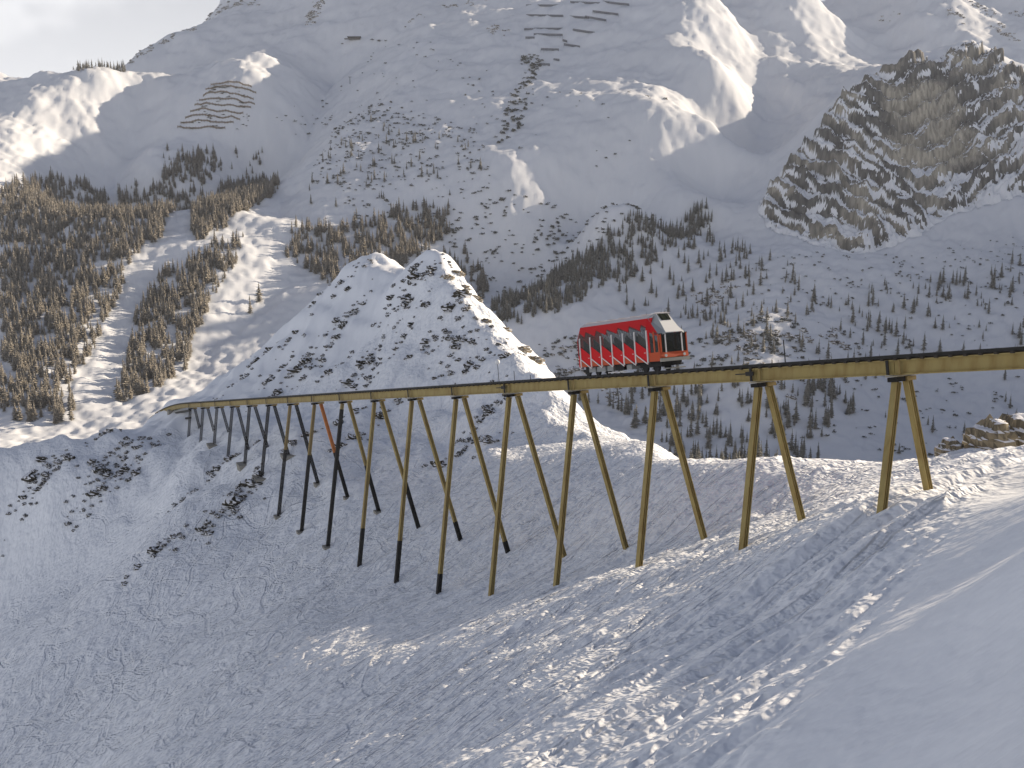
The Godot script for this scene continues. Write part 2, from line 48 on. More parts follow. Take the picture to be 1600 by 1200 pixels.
const ROCKS: Array[Vector3] = [Vector3(-31.51, -182.77, 1), Vector3(-28.29, -173.06, 2), Vector3(-31.23, -172.88, 1), Vector3(-31.35, -166.04, 1), Vector3(-32.07, -167.05, 1), Vector3(-35.95, -166.49, 2), Vector3(-39.33, -170.51, 1), Vector3(-40.93, -166.53, 1), Vector3(-38.14, -162.78, 1), Vector3(-33.65, -163.03, 1), Vector3(-28.52, -158.87, 1), Vector3(-23.99, -154.47, 2), Vector3(-21.13, -147.63, 1), Vector3(-20.29, -156.13, 1), Vector3(-17.63, -152.42, 1), Vector3(-13.37, -146.85, 1), Vector3(-17.83, -162.43, 2), Vector3(-15.44, -161.79, 2), Vector3(-17, -166.12, 1), Vector3(-19.12, -166.55, 1), Vector3(-21.43, -165.72, 1), Vector3(-15.14, -154.9, 1), Vector3(-9.94, -148.85, 2), Vector3(-8.72, -145.93, 2), Vector3(-12.66, -162.62, 1), Vector3(-7.4, -142.12, 1), Vector3(-5.89, -139.12, 1), Vector3(-8.04, -140.05, 1), Vector3(-23.95, -149.42, 1), Vector3(-16.63, -136.92, 1), Vector3(-21.47, -137.28, 1), Vector3(-21.26, -127.21, 1), Vector3(-28.04, -128.27, 1), Vector3(-2.25, -113.26, 1), Vector3(-6.01, -113.4, 1), Vector3(-3.43, -121.17, 1), Vector3(-2.7, -124.47, 1), Vector3(-5.7, -118.09, 1), Vector3(-34.38, -118.96, 2), Vector3(-35.2, -116.67, 1), Vector3(-33.74, -122.45, 1), Vector3(-35.57, -114.88, 1), Vector3(-45.62, -130.6, 2), Vector3(-44.47, -130.7, 1), Vector3(-41.27, -114.16, 1), Vector3(-42.17, -112.85, 1), Vector3(-33.01, -124.21, 1), Vector3(-41.54, -136.03, 1), Vector3(-38.74, -136.55, 1), Vector3(-74.41, -150.62, 2), Vector3(-70.94, -149.67, 1), Vector3(-72.6, -148.67, 2), Vector3(-73.78, -148.48, 1), Vector3(-71, -151.81, 1), Vector3(-63.11, -152.43, 1), Vector3(-62.52, -154.68, 1), Vector3(-60.94, -156.29, 1), Vector3(-59.28, -154.24, 1), Vector3(-59.14, -151.24, 1), Vector3(-63.38, -150.19, 1), Vector3(-63.72, -148.45, 1), Vector3(-64.92, -146.05, 1), Vector3(-61.48, -147.96, 1), Vector3(-58.91, -147.98, 1), Vector3(-63.32, -145.37, 1), Vector3(-66.11, -159.27, 1), Vector3(-4.92, -137.25, 1), Vector3(-3.52, -134.96, 1), Vector3(-0.86, -131.65, 1), Vector3(-36.41, -185.06, 1), Vector3(-28.02, -181.73, 1), Vector3(-44.93, -176.86, 1), Vector3(-46.72, -176.9, 1), Vector3(-48.24, -171.48, 1), Vector3(-39.52, -176.42, 1)]
const TAN_ROCKS: Array[Vector3] = [Vector3(1.97, -137.59, 2), Vector3(1.37, -140.72, 1), Vector3(0.55, -140.97, 1), Vector3(-2.07, -144.93, 1), Vector3(-5.85, -156.22, 1), Vector3(-9.68, -159.84, 1), Vector3(-8.79, -162.6, 1)]
const CLIFF: PackedVector2Array = [Vector2(278.2, -1159), Vector2(325.7, -1214.3), Vector2(357, -1229), Vector2(396, -1267.5), Vector2(457.1, -1347), Vector2(495.8, -1331.1), Vector2(559.1, -1346.6), Vector2(607.1, -1358.2), Vector2(634.8, -1347.3), Vector2(656.7, -1320.2), Vector2(715.4, -1306.6), Vector2(633, -1135.9), Vector2(569.8, -1123.3), Vector2(528.1, -1116.3), Vector2(473.8, -1094.5), Vector2(433.2, -1060.3), Vector2(387.5, -1045), Vector2(346.9, -1022.5), Vector2(314.9, -1048.1), Vector2(290.6, -1098), Vector2(277.5, -1132.7)]
const FAR_ROCKS: Array[Vector3] = [Vector3(-575.3, -2176, 3), Vector3(-606.2, -2190.7, 2), Vector3(-607.3, -2168.5, 2), Vector3(-540.7, -2172.2, 2), Vector3(-382.1, -2002.6, 3), Vector3(-379.8, -1956, 2), Vector3(-374.6, -2030.9, 3), Vector3(-119.6, -1945.3, 2), Vector3(-71.5, -1939.3, 2), Vector3(-26.5, -1714.4, 2), Vector3(-31.3, -1687.1, 1), Vector3(717.8, -2008.6, 1), Vector3(829.8, -1953.7, 2), Vector3(925.3, -2032.4, 2), Vector3(913.4, -1947.5, 2), Vector3(1004.1, -2064.9, 2), Vector3(906.4, -2048.4, 2), Vector3(927.3, -1923.6, 2), Vector3(182.7, -943.9, 2), Vector3(200.3, -942, 2), Vector3(227.5, -815.8, 2), Vector3(268.7, -827.6, 2), Vector3(185.2, -815, 2), Vector3(195, -789.3, 2), Vector3(194.9, -746.3, 2), Vector3(37.8, -827.7, 2), Vector3(55, -844.5, 2), Vector3(85, -810.8, 2), Vector3(119.6, -728.4, 1), Vector3(-636.3, -2198.3, 2), Vector3(-614.7, -1992.3, 2), Vector3(-655, -1962.2, 2), Vector3(-683.5, -1936.2, 2), Vector3(-705.2, -1927.5, 2), Vector3(175.1, -1337, 1), Vector3(-172.4, -1865.7, 1)]

const SUN_AZIMUTH := 32.0      # degrees from +x towards -z
const SUN_HEIGHT := 18.2

var rng := RandomNumberGenerator.new()
var materials := {}
var used_names := {}


class Field:                    # heights on an even grid
	var x0: float
	var z0: float
	var step: float
	var w: int
	var h: int
	var data: PackedFloat32Array
	func at(x: float, z: float) -> float:
		var u := clampf((x - x0) / step, 0.0, w - 1.001)
		var v := clampf((z - z0) / step, 0.0, h - 1.001)
		var i := int(u)
		var j := int(v)
		var a := u - i
		var b := v - j
		var k := j * w + i
		return (data[k] * (1.0 - a) + data[k + 1] * a) * (1.0 - b) + (data[k + w] * (1.0 - a) + data[k + w + 1] * a) * b


var near_field: Field
var far_field: Field
var n_broad := FastNoiseLite.new()
var n_fine := FastNoiseLite.new()
var n_ridge := FastNoiseLite.new()
var n_bump := FastNoiseLite.new()


# ---------------------------------------------------------------- helpers
func numbered(called: String) -> String:
	var k: int = used_names.get(called, 0)
	used_names[called] = k + 1
	return called if k == 0 else "%s_%03d" % [called, k]


func mat(called: String, color: Color, rough := 0.8, metal := 0.0) -> StandardMaterial3D:
	if not materials.has(called):
		var m := StandardMaterial3D.new()
		m.resource_name = called
		m.albedo_color = color.linear_to_srgb()
		m.roughness = rough
		m.metallic = metal
		m.metallic_specular = 0.3
		materials[called] = m
	return materials[called]


func tinted(called: String, rough := 0.9) -> StandardMaterial3D:
	var m := mat(called, Color(1, 1, 1), rough)
	m.vertex_color_use_as_albedo = true
	return m


func tag(o: Node3D, label: String, category: String, group := "", kind := "") -> Node3D:
	if label:
		o.set_meta("label", label)
	if category:
		o.set_meta("category", category)
	if group:
		o.set_meta("group", group)
	if kind:
		o.set_meta("kind", kind)
	return o


func base(called: String, at := Vector3.ZERO) -> Node3D:
	var o := Node3D.new()
	o.name = numbered(called)
	o.position = at
	add_child(o)
	return o


func put(called: String, mesh: Mesh, m: Material, parent: Node3D = null) -> MeshInstance3D:
	var o := MeshInstance3D.new()
	o.mesh = mesh
	o.material_override = m
	if parent:
		o.name = called
		parent.add_child(o, true)
	else:
		o.name = numbered(called)
		add_child(o)
	return o


func begin() -> SurfaceTool:
	var st := SurfaceTool.new()
	st.begin(Mesh.PRIMITIVE_TRIANGLES)
	return st


func add_box(st: SurfaceTool, size: Vector3, at: Transform3D) -> void:
	var b := BoxMesh.new()
	b.size = size
	st.append_from(b, 0, at)


func box_mesh(size: Vector3, at := Transform3D()) -> ArrayMesh:
	var st := begin()
	add_box(st, size, at)
	return st.commit()


func along(a: Vector3, b: Vector3, side: Vector3) -> Transform3D:   # y runs from a to b, x lies near «side»
	var y := (b - a).normalized()
	var z := side.cross(y).normalized()
	return Transform3D(Basis(y.cross(z), y, z), (a + b) / 2.0)


func add_bar(st: SurfaceTool, a: Vector3, b: Vector3, w: float, d: float, side := Vector3.RIGHT) -> void:
	add_box(st, Vector3(w, a.distance_to(b), d), along(a, b, side))


func quad(st: SurfaceTool, a: Vector3, b: Vector3, c: Vector3, d: Vector3) -> void:
	for p in [a, b, c, a, c, d]:
		st.add_vertex(p)


func slab(outline: Array, thickness: Vector3) -> ArrayMesh:   # a flat convex outline given some thickness
	var st := begin()
	st.set_smooth_group(-1)
	var n := outline.size()
	for i in range(1, n - 1):
		for p in [outline[0], outline[i], outline[i + 1]]:
			st.add_vertex(p)
		for p in [outline[0] + thickness, outline[i + 1] + thickness, outline[i] + thickness]:
			st.add_vertex(p)
	for i in n:
		var a: Vector3 = outline[i]
		var b: Vector3 = outline[(i + 1) % n]
		quad(st, a, a + thickness, b + thickness, b)
	st.generate_normals()
	return st.commit()


func inside(poly: PackedVector2Array, p: Vector2) -> bool:
	return Geometry2D.is_point_in_polygon(p, poly)


func bounds(poly: PackedVector2Array) -> Rect2:
	var r := Rect2(poly[0], Vector2.ZERO)
	for p in poly:
		r = r.expand(p)
	return r


# ---------------------------------------------------------------- terrain heights
func spline_field(points: Array[Vector3], scale: float, x0: float, z0: float, x1: float, z1: float, coarse: float, fine: int) -> Field:
	var n := points.size()                                        # a thin-plate spline through the survey points
	var m := n + 3
	var rows: Array[PackedFloat64Array] = []
	for i in n:
		var r := PackedFloat64Array()
		r.resize(m + 1)
		for j in n:
			var d2 := (Vector2(points[i].x, points[i].z) - Vector2(points[j].x, points[j].z)).length_squared() / scale / scale
			r[j] = 0.5 * d2 * log(maxf(d2, 1e-18)) if i != j else 1e-4
		r[n] = 1.0
		r[n + 1] = points[i].x / scale
		r[n + 2] = points[i].z / scale
		r[m] = points[i].y
		rows.append(r)
	for k in 3:
		var r := PackedFloat64Array()
		r.resize(m + 1)
		for j in n:
			r[j] = [1.0, points[j].x / scale, points[j].z / scale][k]
		rows.append(r)
	for c in m:
		var best := c
		for i in range(c + 1, m):
			if absf(rows[i][c]) > absf(rows[best][c]):
				best = i
		var held := rows[c]
		rows[c] = rows[best]
		rows[best] = held
		var p := rows[c]
		for i in range(c + 1, m):
			var r := rows[i]
			var q := r[c] / p[c]
			if q != 0.0:
				for j in range(c, m + 1):
					r[j] -= q * p[j]
			rows[i] = r
	var sol := PackedFloat64Array()
	sol.resize(m)
	for i in range(m - 1, -1, -1):
		var sum := rows[i][m]
		for j in range(i + 1, m):
			sum -= rows[i][j] * sol[j]
		sol[i] = sum / rows[i][i]
	var w := int(ceil((x1 - x0) / coarse)) + 1
	var h := int(ceil((z1 - z0) / coarse)) + 1
	var px := PackedFloat64Array()
	var pz := PackedFloat64Array()
	for p in points:
		px.append(p.x / scale)
		pz.append(p.z / scale)
	var raw := PackedFloat32Array()
	raw.resize(w * h)
	var lines: Array = []
	lines.resize(h)
	var work := func(j: int) -> void:
		var line := PackedFloat32Array()
		line.resize(w)
		var z := (z0 + j * coarse) / scale
		for i in w:
			var x := (x0 + i * coarse) / scale
			var y := sol[n] + sol[n + 1] * x + sol[n + 2] * z
			for k in n:
				var dx := x - px[k]
				var dz := z - pz[k]
				var d2 := dx * dx + dz * dz
				if d2 > 1e-18:
					y += sol[k] * 0.5 * d2 * log(d2)
			line[i] = y
		lines[j] = line
	for j in h:
		work.call(j)
		var line: PackedFloat32Array = lines[j]
		for i in w:
			raw[j * w + i] = line[i]
	var im := Image.create_from_data(w, h, false, Image.FORMAT_RF, raw.to_byte_array())
	im.resize(w * fine, h * fine, Image.INTERPOLATE_CUBIC)
	var f := Field.new()
	f.step = coarse / fine
	f.x0 = x0 + (0.5 / fine - 0.5) * coarse
	f.z0 = z0 + (0.5 / fine - 0.5) * coarse
	f.w = w * fine
	f.h = h * fine
	f.data = im.get_data().to_float32_array()
	return f


func carve(f: Field, line: Array, left: float, right: float, depth: float) -> void:   # a snow gully with a sharp bed
	var reach := maxf(left, right)
	var r := bounds(PackedVector2Array(line)).grow(reach)
	for j in range(maxi(0, int((r.position.y - f.z0) / f.step)), mini(f.h, int((r.end.y - f.z0) / f.step) + 1)):
		for i in range(maxi(0, int((r.position.x - f.x0) / f.step)), mini(f.w, int((r.end.x - f.x0) / f.step) + 1)):
			var p := Vector2(f.x0 + i * f.step, f.z0 + j * f.step)
			var best := 1e9
			var sign_ := 1.0
			for k in line.size() - 1:
				var a: Vector2 = line[k]
				var e: Vector2 = line[k + 1] - a
				var d := p - a
				var t := clampf(d.dot(e) / e.length_squared(), 0.0, 1.0)
				var q := d - e * t
				var l := q.length_squared()
				if l < best:
					best = l
					sign_ = e.cross(q) / (e.length() * q.length() + 1e-6)
			var t := sqrt(best) / lerpf(left, right, 0.5 + 0.5 * clampf(sign_, -1.0, 1.0))
			if t < 1.0:
				f.data[j * f.w + i] -= depth * pow(1.0 - t, 1.4)


func far_height(x: float, z: float) -> float:
	var d := clampf((-z - 500.0) / 900.0, 0.25, 1.2)
	return far_field.at(x, z) + n_broad.get_noise_2d(x, z) * 9.0 * d + n_fine.get_noise_2d(x, z) * 2.2


func steepness(f: Field, x: float, z: float, e: float) -> float:
	return Vector2(f.at(x + e, z) - f.at(x - e, z), f.at(x, z + e) - f.at(x, z - e)).length() / (2.0 * e)


func cliff_share(x: float, z: float) -> float:                      # 1 well inside the outline of the crag, 0 outside
	if x < 262.0 or x > 720.0 or z > -1000.0 or z < -1420.0:
		return 0.0
	var p := Vector2(x, z)
	if not inside(CLIFF, p):
		return 0.0
	var near := 1e9
	for k in CLIFF.size():
		var a := CLIFF[k]
		near = minf(near, p.distance_squared_to(Geometry2D.get_closest_point_to_segment(p, a, CLIFF[(k + 1) % CLIFF.size()])))
	return smoothstep(0.0, 16.0, sqrt(near) + n_fine.get_noise_2d(x, z) * 7.0)


func near_height(x: float, z: float) -> float:
	var y := near_field.at(x, z)
	var d := -z
	var piste := 1.0 - smoothstep(98.0, 122.0, d - maxf(0.0, -x - 22.0) * 0.75)
	var right := smoothstep(-14.0, 6.0, x + (d - 40.0) * 0.1)
	var edge := (x - 4.0) * 0.8 - (d - 20.0) * 0.62
	var bank := smoothstep(-1.2, 1.2, edge)         # the untouched snow at the lower right
	# rough, tracked snow: streaks that follow the traverses on the right, a churned bowl on the left
	var a := (x * 0.50 + z * 0.866)
	var b := (x * 0.866 - z * 0.50)
	var bend := n_broad.get_noise_2d(x * 22.0, z * 22.0) * 0.7
	var streak := n_ridge.get_noise_2d((a + bend) * 1.1, b * 0.03)
	var streak_fine := n_ridge.get_noise_2d((a + bend) * 3.2 + 50.0, b * 0.07)
	var churn := n_bump.get_noise_2d(x, z)
	var rough := right * (1.0 - bank * 0.985) * (streak * 0.17 + streak_fine * 0.13 + churn * 0.02 + n_ridge.get_noise_2d(a * 0.8 + bend * 0.3, b * 0.008 + 40.0) * 0.42 * smoothstep(-11.0, -6.0, edge) * (1.0 - smoothstep(-1.5, 0.5, edge))) + (1.0 - right) * (churn * 0.11 + streak_fine * 0.06)
	y += piste * rough
	y += (1.0 - piste) * (n_broad.get_noise_2d(x * 9.0, z * 9.0) * 1.5 + n_ridge.get_noise_2d((x * 0.75 - z * 0.66) * 0.4, (x * 0.66 + z * 0.75) * 0.06) * 0.5 + churn * 0.06)
	y += n_broad.get_noise_2d(x * 5.0 + 300.0, z * 5.0) * 0.5 * (1.0 - bank * 0.7)
	return y


func sheet(xs: Callable, rows: PackedFloat32Array, columns: int, height: Callable, color: Callable, uv: Callable) -> ArrayMesh:
	var n := columns * rows.size()
	var v := PackedVector3Array()
	var c := PackedColorArray()
	var t := PackedVector2Array()
	v.resize(n)
	c.resize(n)
	t.resize(n)
	var k := 0
	for z in rows:
		var span: Vector2 = xs.call(z)
		for i in columns:
			var x := lerpf(span.x, span.y, i / (columns - 1.0))
			v[k] = Vector3(x, height.call(x, z), z)
			c[k] = color.call(x, z)
			t[k] = uv.call(x, z)
			k += 1
	var index := PackedInt32Array()
	index.resize((columns - 1) * (rows.size() - 1) * 6)
	k = 0
	for j in rows.size() - 1:
		for i in columns - 1:
			var p := j * columns + i                                # rows run away from the viewer
			var q := p + columns
			index[k] = p
			index[k + 1] = q
			index[k + 2] = q + 1
			index[k + 3] = p
			index[k + 4] = q + 1
			index[k + 5] = p + 1
			k += 6
	var arrays := []
	arrays.resize(Mesh.ARRAY_MAX)
	arrays[Mesh.ARRAY_VERTEX] = v
	arrays[Mesh.ARRAY_COLOR] = c
	arrays[Mesh.ARRAY_TEX_UV] = t
	arrays[Mesh.ARRAY_INDEX] = index
	var st := SurfaceTool.new()
	st.create_from_arrays(arrays)
	st.generate_normals()
	return st.commit()


func growing(from: float, to: float, share: float, least: float) -> PackedFloat32Array:
	var rows := PackedFloat32Array()
	var z := from
	while z > to:
		rows.append(z)
		z -= maxf(least, -z * share)
	rows.append(to)
	return rows


# ---------------------------------------------------------------- the relief of the tracked snow, as a height texture over the piste
const RELIEF_AT := Rect2(-98.0, -162.0, 172.0, 156.0)

func relief() -> ImageTexture:
	var side := 2048
	var noise := FastNoiseLite.new()
	noise.seed = 5
	noise.frequency = 0.045
	noise.fractal_octaves = 5
	noise.fractal_gain = 0.7
	var im := noise.get_image(side, side)
	im.convert(Image.FORMAT_L8)
	var d := im.get_data()
	for k in d.size():
		d[k] = 128 + (d[k] - 128) * 2 / 5
	for j in side:                                                  # the untouched bank is smooth
		var z := RELIEF_AT.position.y + (j + 0.5) / side * RELIEF_AT.size.y
		if z > -62.0:
			for i in side:
				var x := RELIEF_AT.position.x + (i + 0.5) / side * RELIEF_AT.size.x
				var e := (x - 4.0) * 0.8 + (z + 20.0) * 0.62
				if e > -1.0:
					d[j * side + i] = 128 + int((d[j * side + i] - 128) * (0.30 if e > 1.0 else 0.6 - 0.3 * e))
	var px := side / RELIEF_AT.size.x
	var pz := side / RELIEF_AT.size.y
	for n in 1000:                                                   # ski tracks: swinging pairs of grooves that run downhill
		var p := Vector2(rng.randf_range(-70, 40), rng.randf_range(-135, -22))
		var length := rng.randf_range(8, 34)
		var swing := rng.randf_range(0.4, 1.25)
		var pace := rng.randf_range(0.25, 0.7)
		var phase := rng.randf() * TAU
		var deep := rng.randi_range(30, 85)
		var wide := rng.randi_range(1, 5)
		var down := Vector2(near_field.at(p.x - 1.0, p.y) - near_field.at(p.x + 1.0, p.y), near_field.at(p.x, p.y - 1.0) - near_field.at(p.x, p.y + 1.0)).angle()
		if p.x > -5.0:
			down = rng.randf_range(2.38, 2.78)
			swing *= 0.18
			length *= 1.5
		else:
			down += rng.randf_range(-0.9, 0.9)
		var s := 0.0
		while s < length:
			s += 0.05
			var heading := down + swing * sin(phase + s * pace)
			p += Vector2.from_angle(heading) * 0.05
			var i := int((p.x - RELIEF_AT.position.x) * px)
			var j := int((p.y - RELIEF_AT.position.y) * pz)
			if (p.x - 4.0) * 0.8 + (p.y + 20.0) * 0.62 > -0.3 or i < 8 or j < 8 or i >= side - 8 or j >= side - 8:
				break
			for e in range(-wide - 1, wide + 2):
				var off := Vector2.from_angle(heading + PI / 2.0) * e
				var q := (j + int(round(off.y))) * side + i + int(round(off.x))
				d[q] = clampi(d[q] - (deep / 6 if absi(e) <= wide else -deep / 9), 20, 235)
	for k in side:                                                  # level at the rim
		for e in 3:
			for q in [e * side + k, (side - 1 - e) * side + k, k * side + e, k * side + side - 1 - e]:
				d[q] = 128
	return ImageTexture.create_from_image(Image.create_from_data(side, side, false, Image.FORMAT_L8, d))


# ---------------------------------------------------------------- plants and stones
func conifer(seed_: int, tall: float, wide: float, frost: Color, needle: Color) -> ArrayMesh:
	var r := RandomNumberGenerator.new()
	r.seed = seed_
	var st := begin()
	var bark := Color(0.10, 0.075, 0.055)
	for i in 5:                                                     # trunk
		var a := TAU * i / 5.0
		var b := TAU * (i + 1) / 5.0
		st.set_color(bark)
		for p in [Vector3(cos(a) * 0.03 * tall * 0.5, -0.06 * tall, sin(a) * 0.03 * tall * 0.5), Vector3(0, tall * 0.96, 0), Vector3(cos(b) * 0.03 * tall * 0.5, -0.06 * tall, sin(b) * 0.03 * tall * 0.5)]:
			st.add_vertex(p)
	var tiers := 11
	for k in tiers:                                                 # whorls of separate drooping boughs
		var t := k / float(tiers - 1)
		var y := tall * lerpf(0.10, 0.97, t)
		var reach := wide * (1.0 - pow(t, 1.15) * 0.93) * r.randf_range(0.72, 1.15)
		var boughs := 7 - int(t * 3.0)
		var turn := r.randf() * TAU
		for i in boughs:
			var a := turn + TAU * (i + r.randf_range(-0.3, 0.3)) / boughs
			var out := reach * r.randf_range(0.6, 1.15)
			var dir := Vector3(cos(a), 0, sin(a))
			var side := Vector3(-sin(a), 0, cos(a)) * out * r.randf_range(0.30, 0.48)
			var root := Vector3(0, y + tall * 0.055, 0)
			var tip := dir * out + Vector3(0, y - tall * r.randf_range(0.01, 0.06), 0)
			var l := dir * out * 0.62 + side + Vector3(0, y - tall * 0.035, 0)
			var m := dir * out * 0.62 - side + Vector3(0, y - tall * 0.035, 0)
			var c1 := needle.lerp(frost, r.randf_range(0.0, 0.55))
			var c2 := needle.lerp(frost, r.randf_range(0.3, 1.0))
			for tri in [[root, l, tip], [root, tip, m], [root, m, l + Vector3(0, -tall * 0.02, 0)]]:
				for q in 3:
					st.set_color(c1 if q == 0 else c2)
					st.add_vertex(tri[q])
	st.set_smooth_group(-1)
	st.generate_normals()
	return st.commit()


func shrub(seed_: int) -> ArrayMesh:                                # a low cushion of dwarf pine, one metre across
	var r := RandomNumberGenerator.new()
	r.seed = seed_
	var st := begin()
	for i in 26:
		var a := r.randf() * TAU
		var d := r.randf() * 0.4
		var c := Vector3(cos(a) * d, 0.12 + r.randf() * 0.3 * (1.0 - d), sin(a) * d)
		var u := Vector3(r.randfn(), r.randfn() * 0.5 + 0.4, r.randfn()).normalized() * 0.24
		var w := Vector3(r.randfn(), r.randfn() * 0.5, r.randfn()).normalized() * 0.17
		var k := Color(0.055, 0.06, 0.045).lerp(Color(0.26, 0.25, 0.24), pow(r.randf(), 3.0))
		st.set_color(k)
		for p in [c - w, c + u, c + w]:
			st.add_vertex(p)
	st.set_smooth_group(-1)
	st.generate_normals()
	return st.commit()


func stone(seed_: int, dark: Color, light: Color, snow: float, cells := 7, rugged := 0.9) -> ArrayMesh:   # a jagged outcrop about one metre across, snow lodged on its ledges
	var r := RandomNumberGenerator.new()
	r.seed = seed_
	var noise := FastNoiseLite.new()
	noise.seed = seed_
	noise.frequency = 0.9
	noise.fractal_octaves = 3
	var st := begin()
	var pts := []
	for j in cells + 1:
		for i in cells * 2:
			var a := TAU * i / (cells * 2.0)
			var e := lerpf(-0.6, PI / 2.0, j / float(cells))
			var p := Vector3(cos(a) * cos(e), sin(e) * 0.62, sin(a) * cos(e)) * 0.5
			var n := noise.get_noise_3dv(p * 3.0)
			p *= 1.0 + n * rugged
			p *= 1.0 + 0.35 * rugged * noise.get_noise_3dv(p * 9.0)
			p.y = snappedf(p.y, 0.11) * 0.55 + p.y * 0.45
			pts.append(p)
	for j in cells:
		for i in cells * 2:
			var i2 := (i + 1) % (cells * 2)
			var q := [pts[j * cells * 2 + i], pts[(j + 1) * cells * 2 + i], pts[(j + 1) * cells * 2 + i2], pts[j * cells * 2 + i2]]
			for tri in [[q[0], q[1], q[2]], [q[0], q[2], q[3]]]:
				var nn: Vector3 = (tri[2] - tri[0]).cross(tri[1] - tri[0]).normalized()
				var c := dark.lerp(light, r.randf())
				if absf(nn.y) > snow + r.randf_range(-0.12, 0.12):
					c = Color(0.8, 0.8, 0.82)
				st.set_color(c)
				for p in tri:
					st.add_vertex(p)
	st.set_smooth_group(-1)
	st.generate_normals()
	return st.commit()


func scatter(called: String, meshes: Array, places: Array, m: Material, label: String, category: String, group := "") -> void:
	for k in meshes.size():
		var mine := []
		for i in range(k, places.size(), meshes.size()):
			mine.append(places[i])
		if mine.is_empty():
			continue
		var mm := MultiMesh.new()
		mm.transform_format = MultiMesh.TRANSFORM_3D
		mm.mesh = meshes[k]
		mm.instance_count = mine.size()
		for i in mine.size():
			mm.set_instance_transform(i, mine[i])
		var o := MultiMeshInstance3D.new()
		o.multimesh = mm
		o.material_override = m
		o.name = numbered(called)
		add_child(o)
		tag(o, label, category, group, "stuff")


func stand(x: float, z: float, y: float, size: float, squash := 1.0) -> Transform3D:
	var b := Basis(Vector3.UP, rng.randf() * TAU).scaled(Vector3(size, size * squash, size))
	return Transform3D(b, Vector3(x, y, z))


func spread(poly: PackedVector2Array, gap: float, height: Callable, from: float, to: float, clump := 0.0, squash := 1.0) -> Array:
	var r := bounds(poly)
	var got := []
	var tries := int(r.get_area() / (gap * gap))
	for i in tries:
		var p := r.position + Vector2(rng.randf() * r.size.x, rng.randf() * r.size.y)
		if not inside(poly, p):
			continue
		if clump > 0.0 and n_fine.get_noise_2d(p.x * 0.8 + 900.0, p.y * 0.8) * 2.2 + 0.35 < rng.randf() * clump:
			continue
		got.append(stand(p.x, p.y, height.call(p.x, p.y), rng.randf_range(from, to), squash))
	return got


func seen(p: Vector3) -> bool:                                      # whether the near ridges leave it in view
	var x := p.x / -p.z
	if absf(x) > 0.56 or p.y / -p.z > 0.26:
		return false
	for i in range(8, 46):
		var q := p * (i * 6.0 / -p.z)
		if near_field.at(q.x, q.z) > q.y:
			return false
	return true


func cloud_cover() -> ImageTexture:
	var n := FastNoiseLite.new()
	n.seed = 77
	n.frequency = 1.5
	n.fractal_octaves = 5
	n.domain_warp_enabled = true
	n.domain_warp_amplitude = 0.5
	n.domain_warp_frequency = 1.2
	var im := Image.create(1024, 512, false, Image.FORMAT_RGBA8)
	for j in 256:
		var up := (0.5 - (j + 0.5) / 512.0) * PI
		for i in 1024:
			var a := (i + 0.5) / 1024.0 * TAU
			var v := n.get_noise_3d(cos(a) * cos(up) * 2.0, sin(up) * 7.0, sin(a) * cos(up) * 2.0)
			im.set_pixel(i, j, Color(1, 0.985, 0.96, clampf(0.10 + v * 0.55, 0.0, 0.5) * exp(-3.2 * up)))
	return ImageTexture.create_from_image(im)


# ---------------------------------------------------------------- the ground
func build_ground() -> void:
	var snow := mat("piste snow", Color(0.88, 0.895, 0.92), 0.75)
	snow.heightmap_enabled = true
	snow.heightmap_texture = relief()
	snow.heightmap_scale = 90.0
	snow.texture_repeat = false
	var white := func(_x: float, _z: float) -> Color: return Color.WHITE
	var uv := func(x: float, z: float) -> Vector2: return Vector2((x - RELIEF_AT.position.x) / RELIEF_AT.size.x, (z - RELIEF_AT.position.y) / RELIEF_AT.size.y)
	var near_span := func(z: float) -> Vector2: return Vector2(z * 0.66 - 9.0, -z * 0.74 + 11.0)
	var o := put("snow_slope", sheet(near_span, growing(-6.0, -262.0, 0.0055, 0.07), 600, near_height, white, uv), snow)
	tag(o, "", "", "", "structure")
	var far_snow := tinted("mountain snow", 0.85)
	var far_span := func(z: float) -> Vector2: return Vector2(z * 0.62 - 60.0, -z * 0.68 + 60.0)
	var far_ground := func(x: float, z: float) -> float: return far_height(x, z) - 20.0 * smoothstep(0.1, 0.7, cliff_share(x, z))
	var shade := func(x: float, z: float) -> Color: return Color(0.77, 0.78, 0.80) * (1.0 + 0.05 * n_broad.get_noise_2d(x * 0.5, z * 0.5))
	var none := func(_x: float, _z: float) -> Vector2: return Vector2.ZERO
	o = put("mountain", sheet(far_span, growing(-275.0, -2650.0, 0.0042, 1.0), 640, far_ground, shade, none), far_snow)
	tag(o, "", "", "", "structure")
	build_cliff()


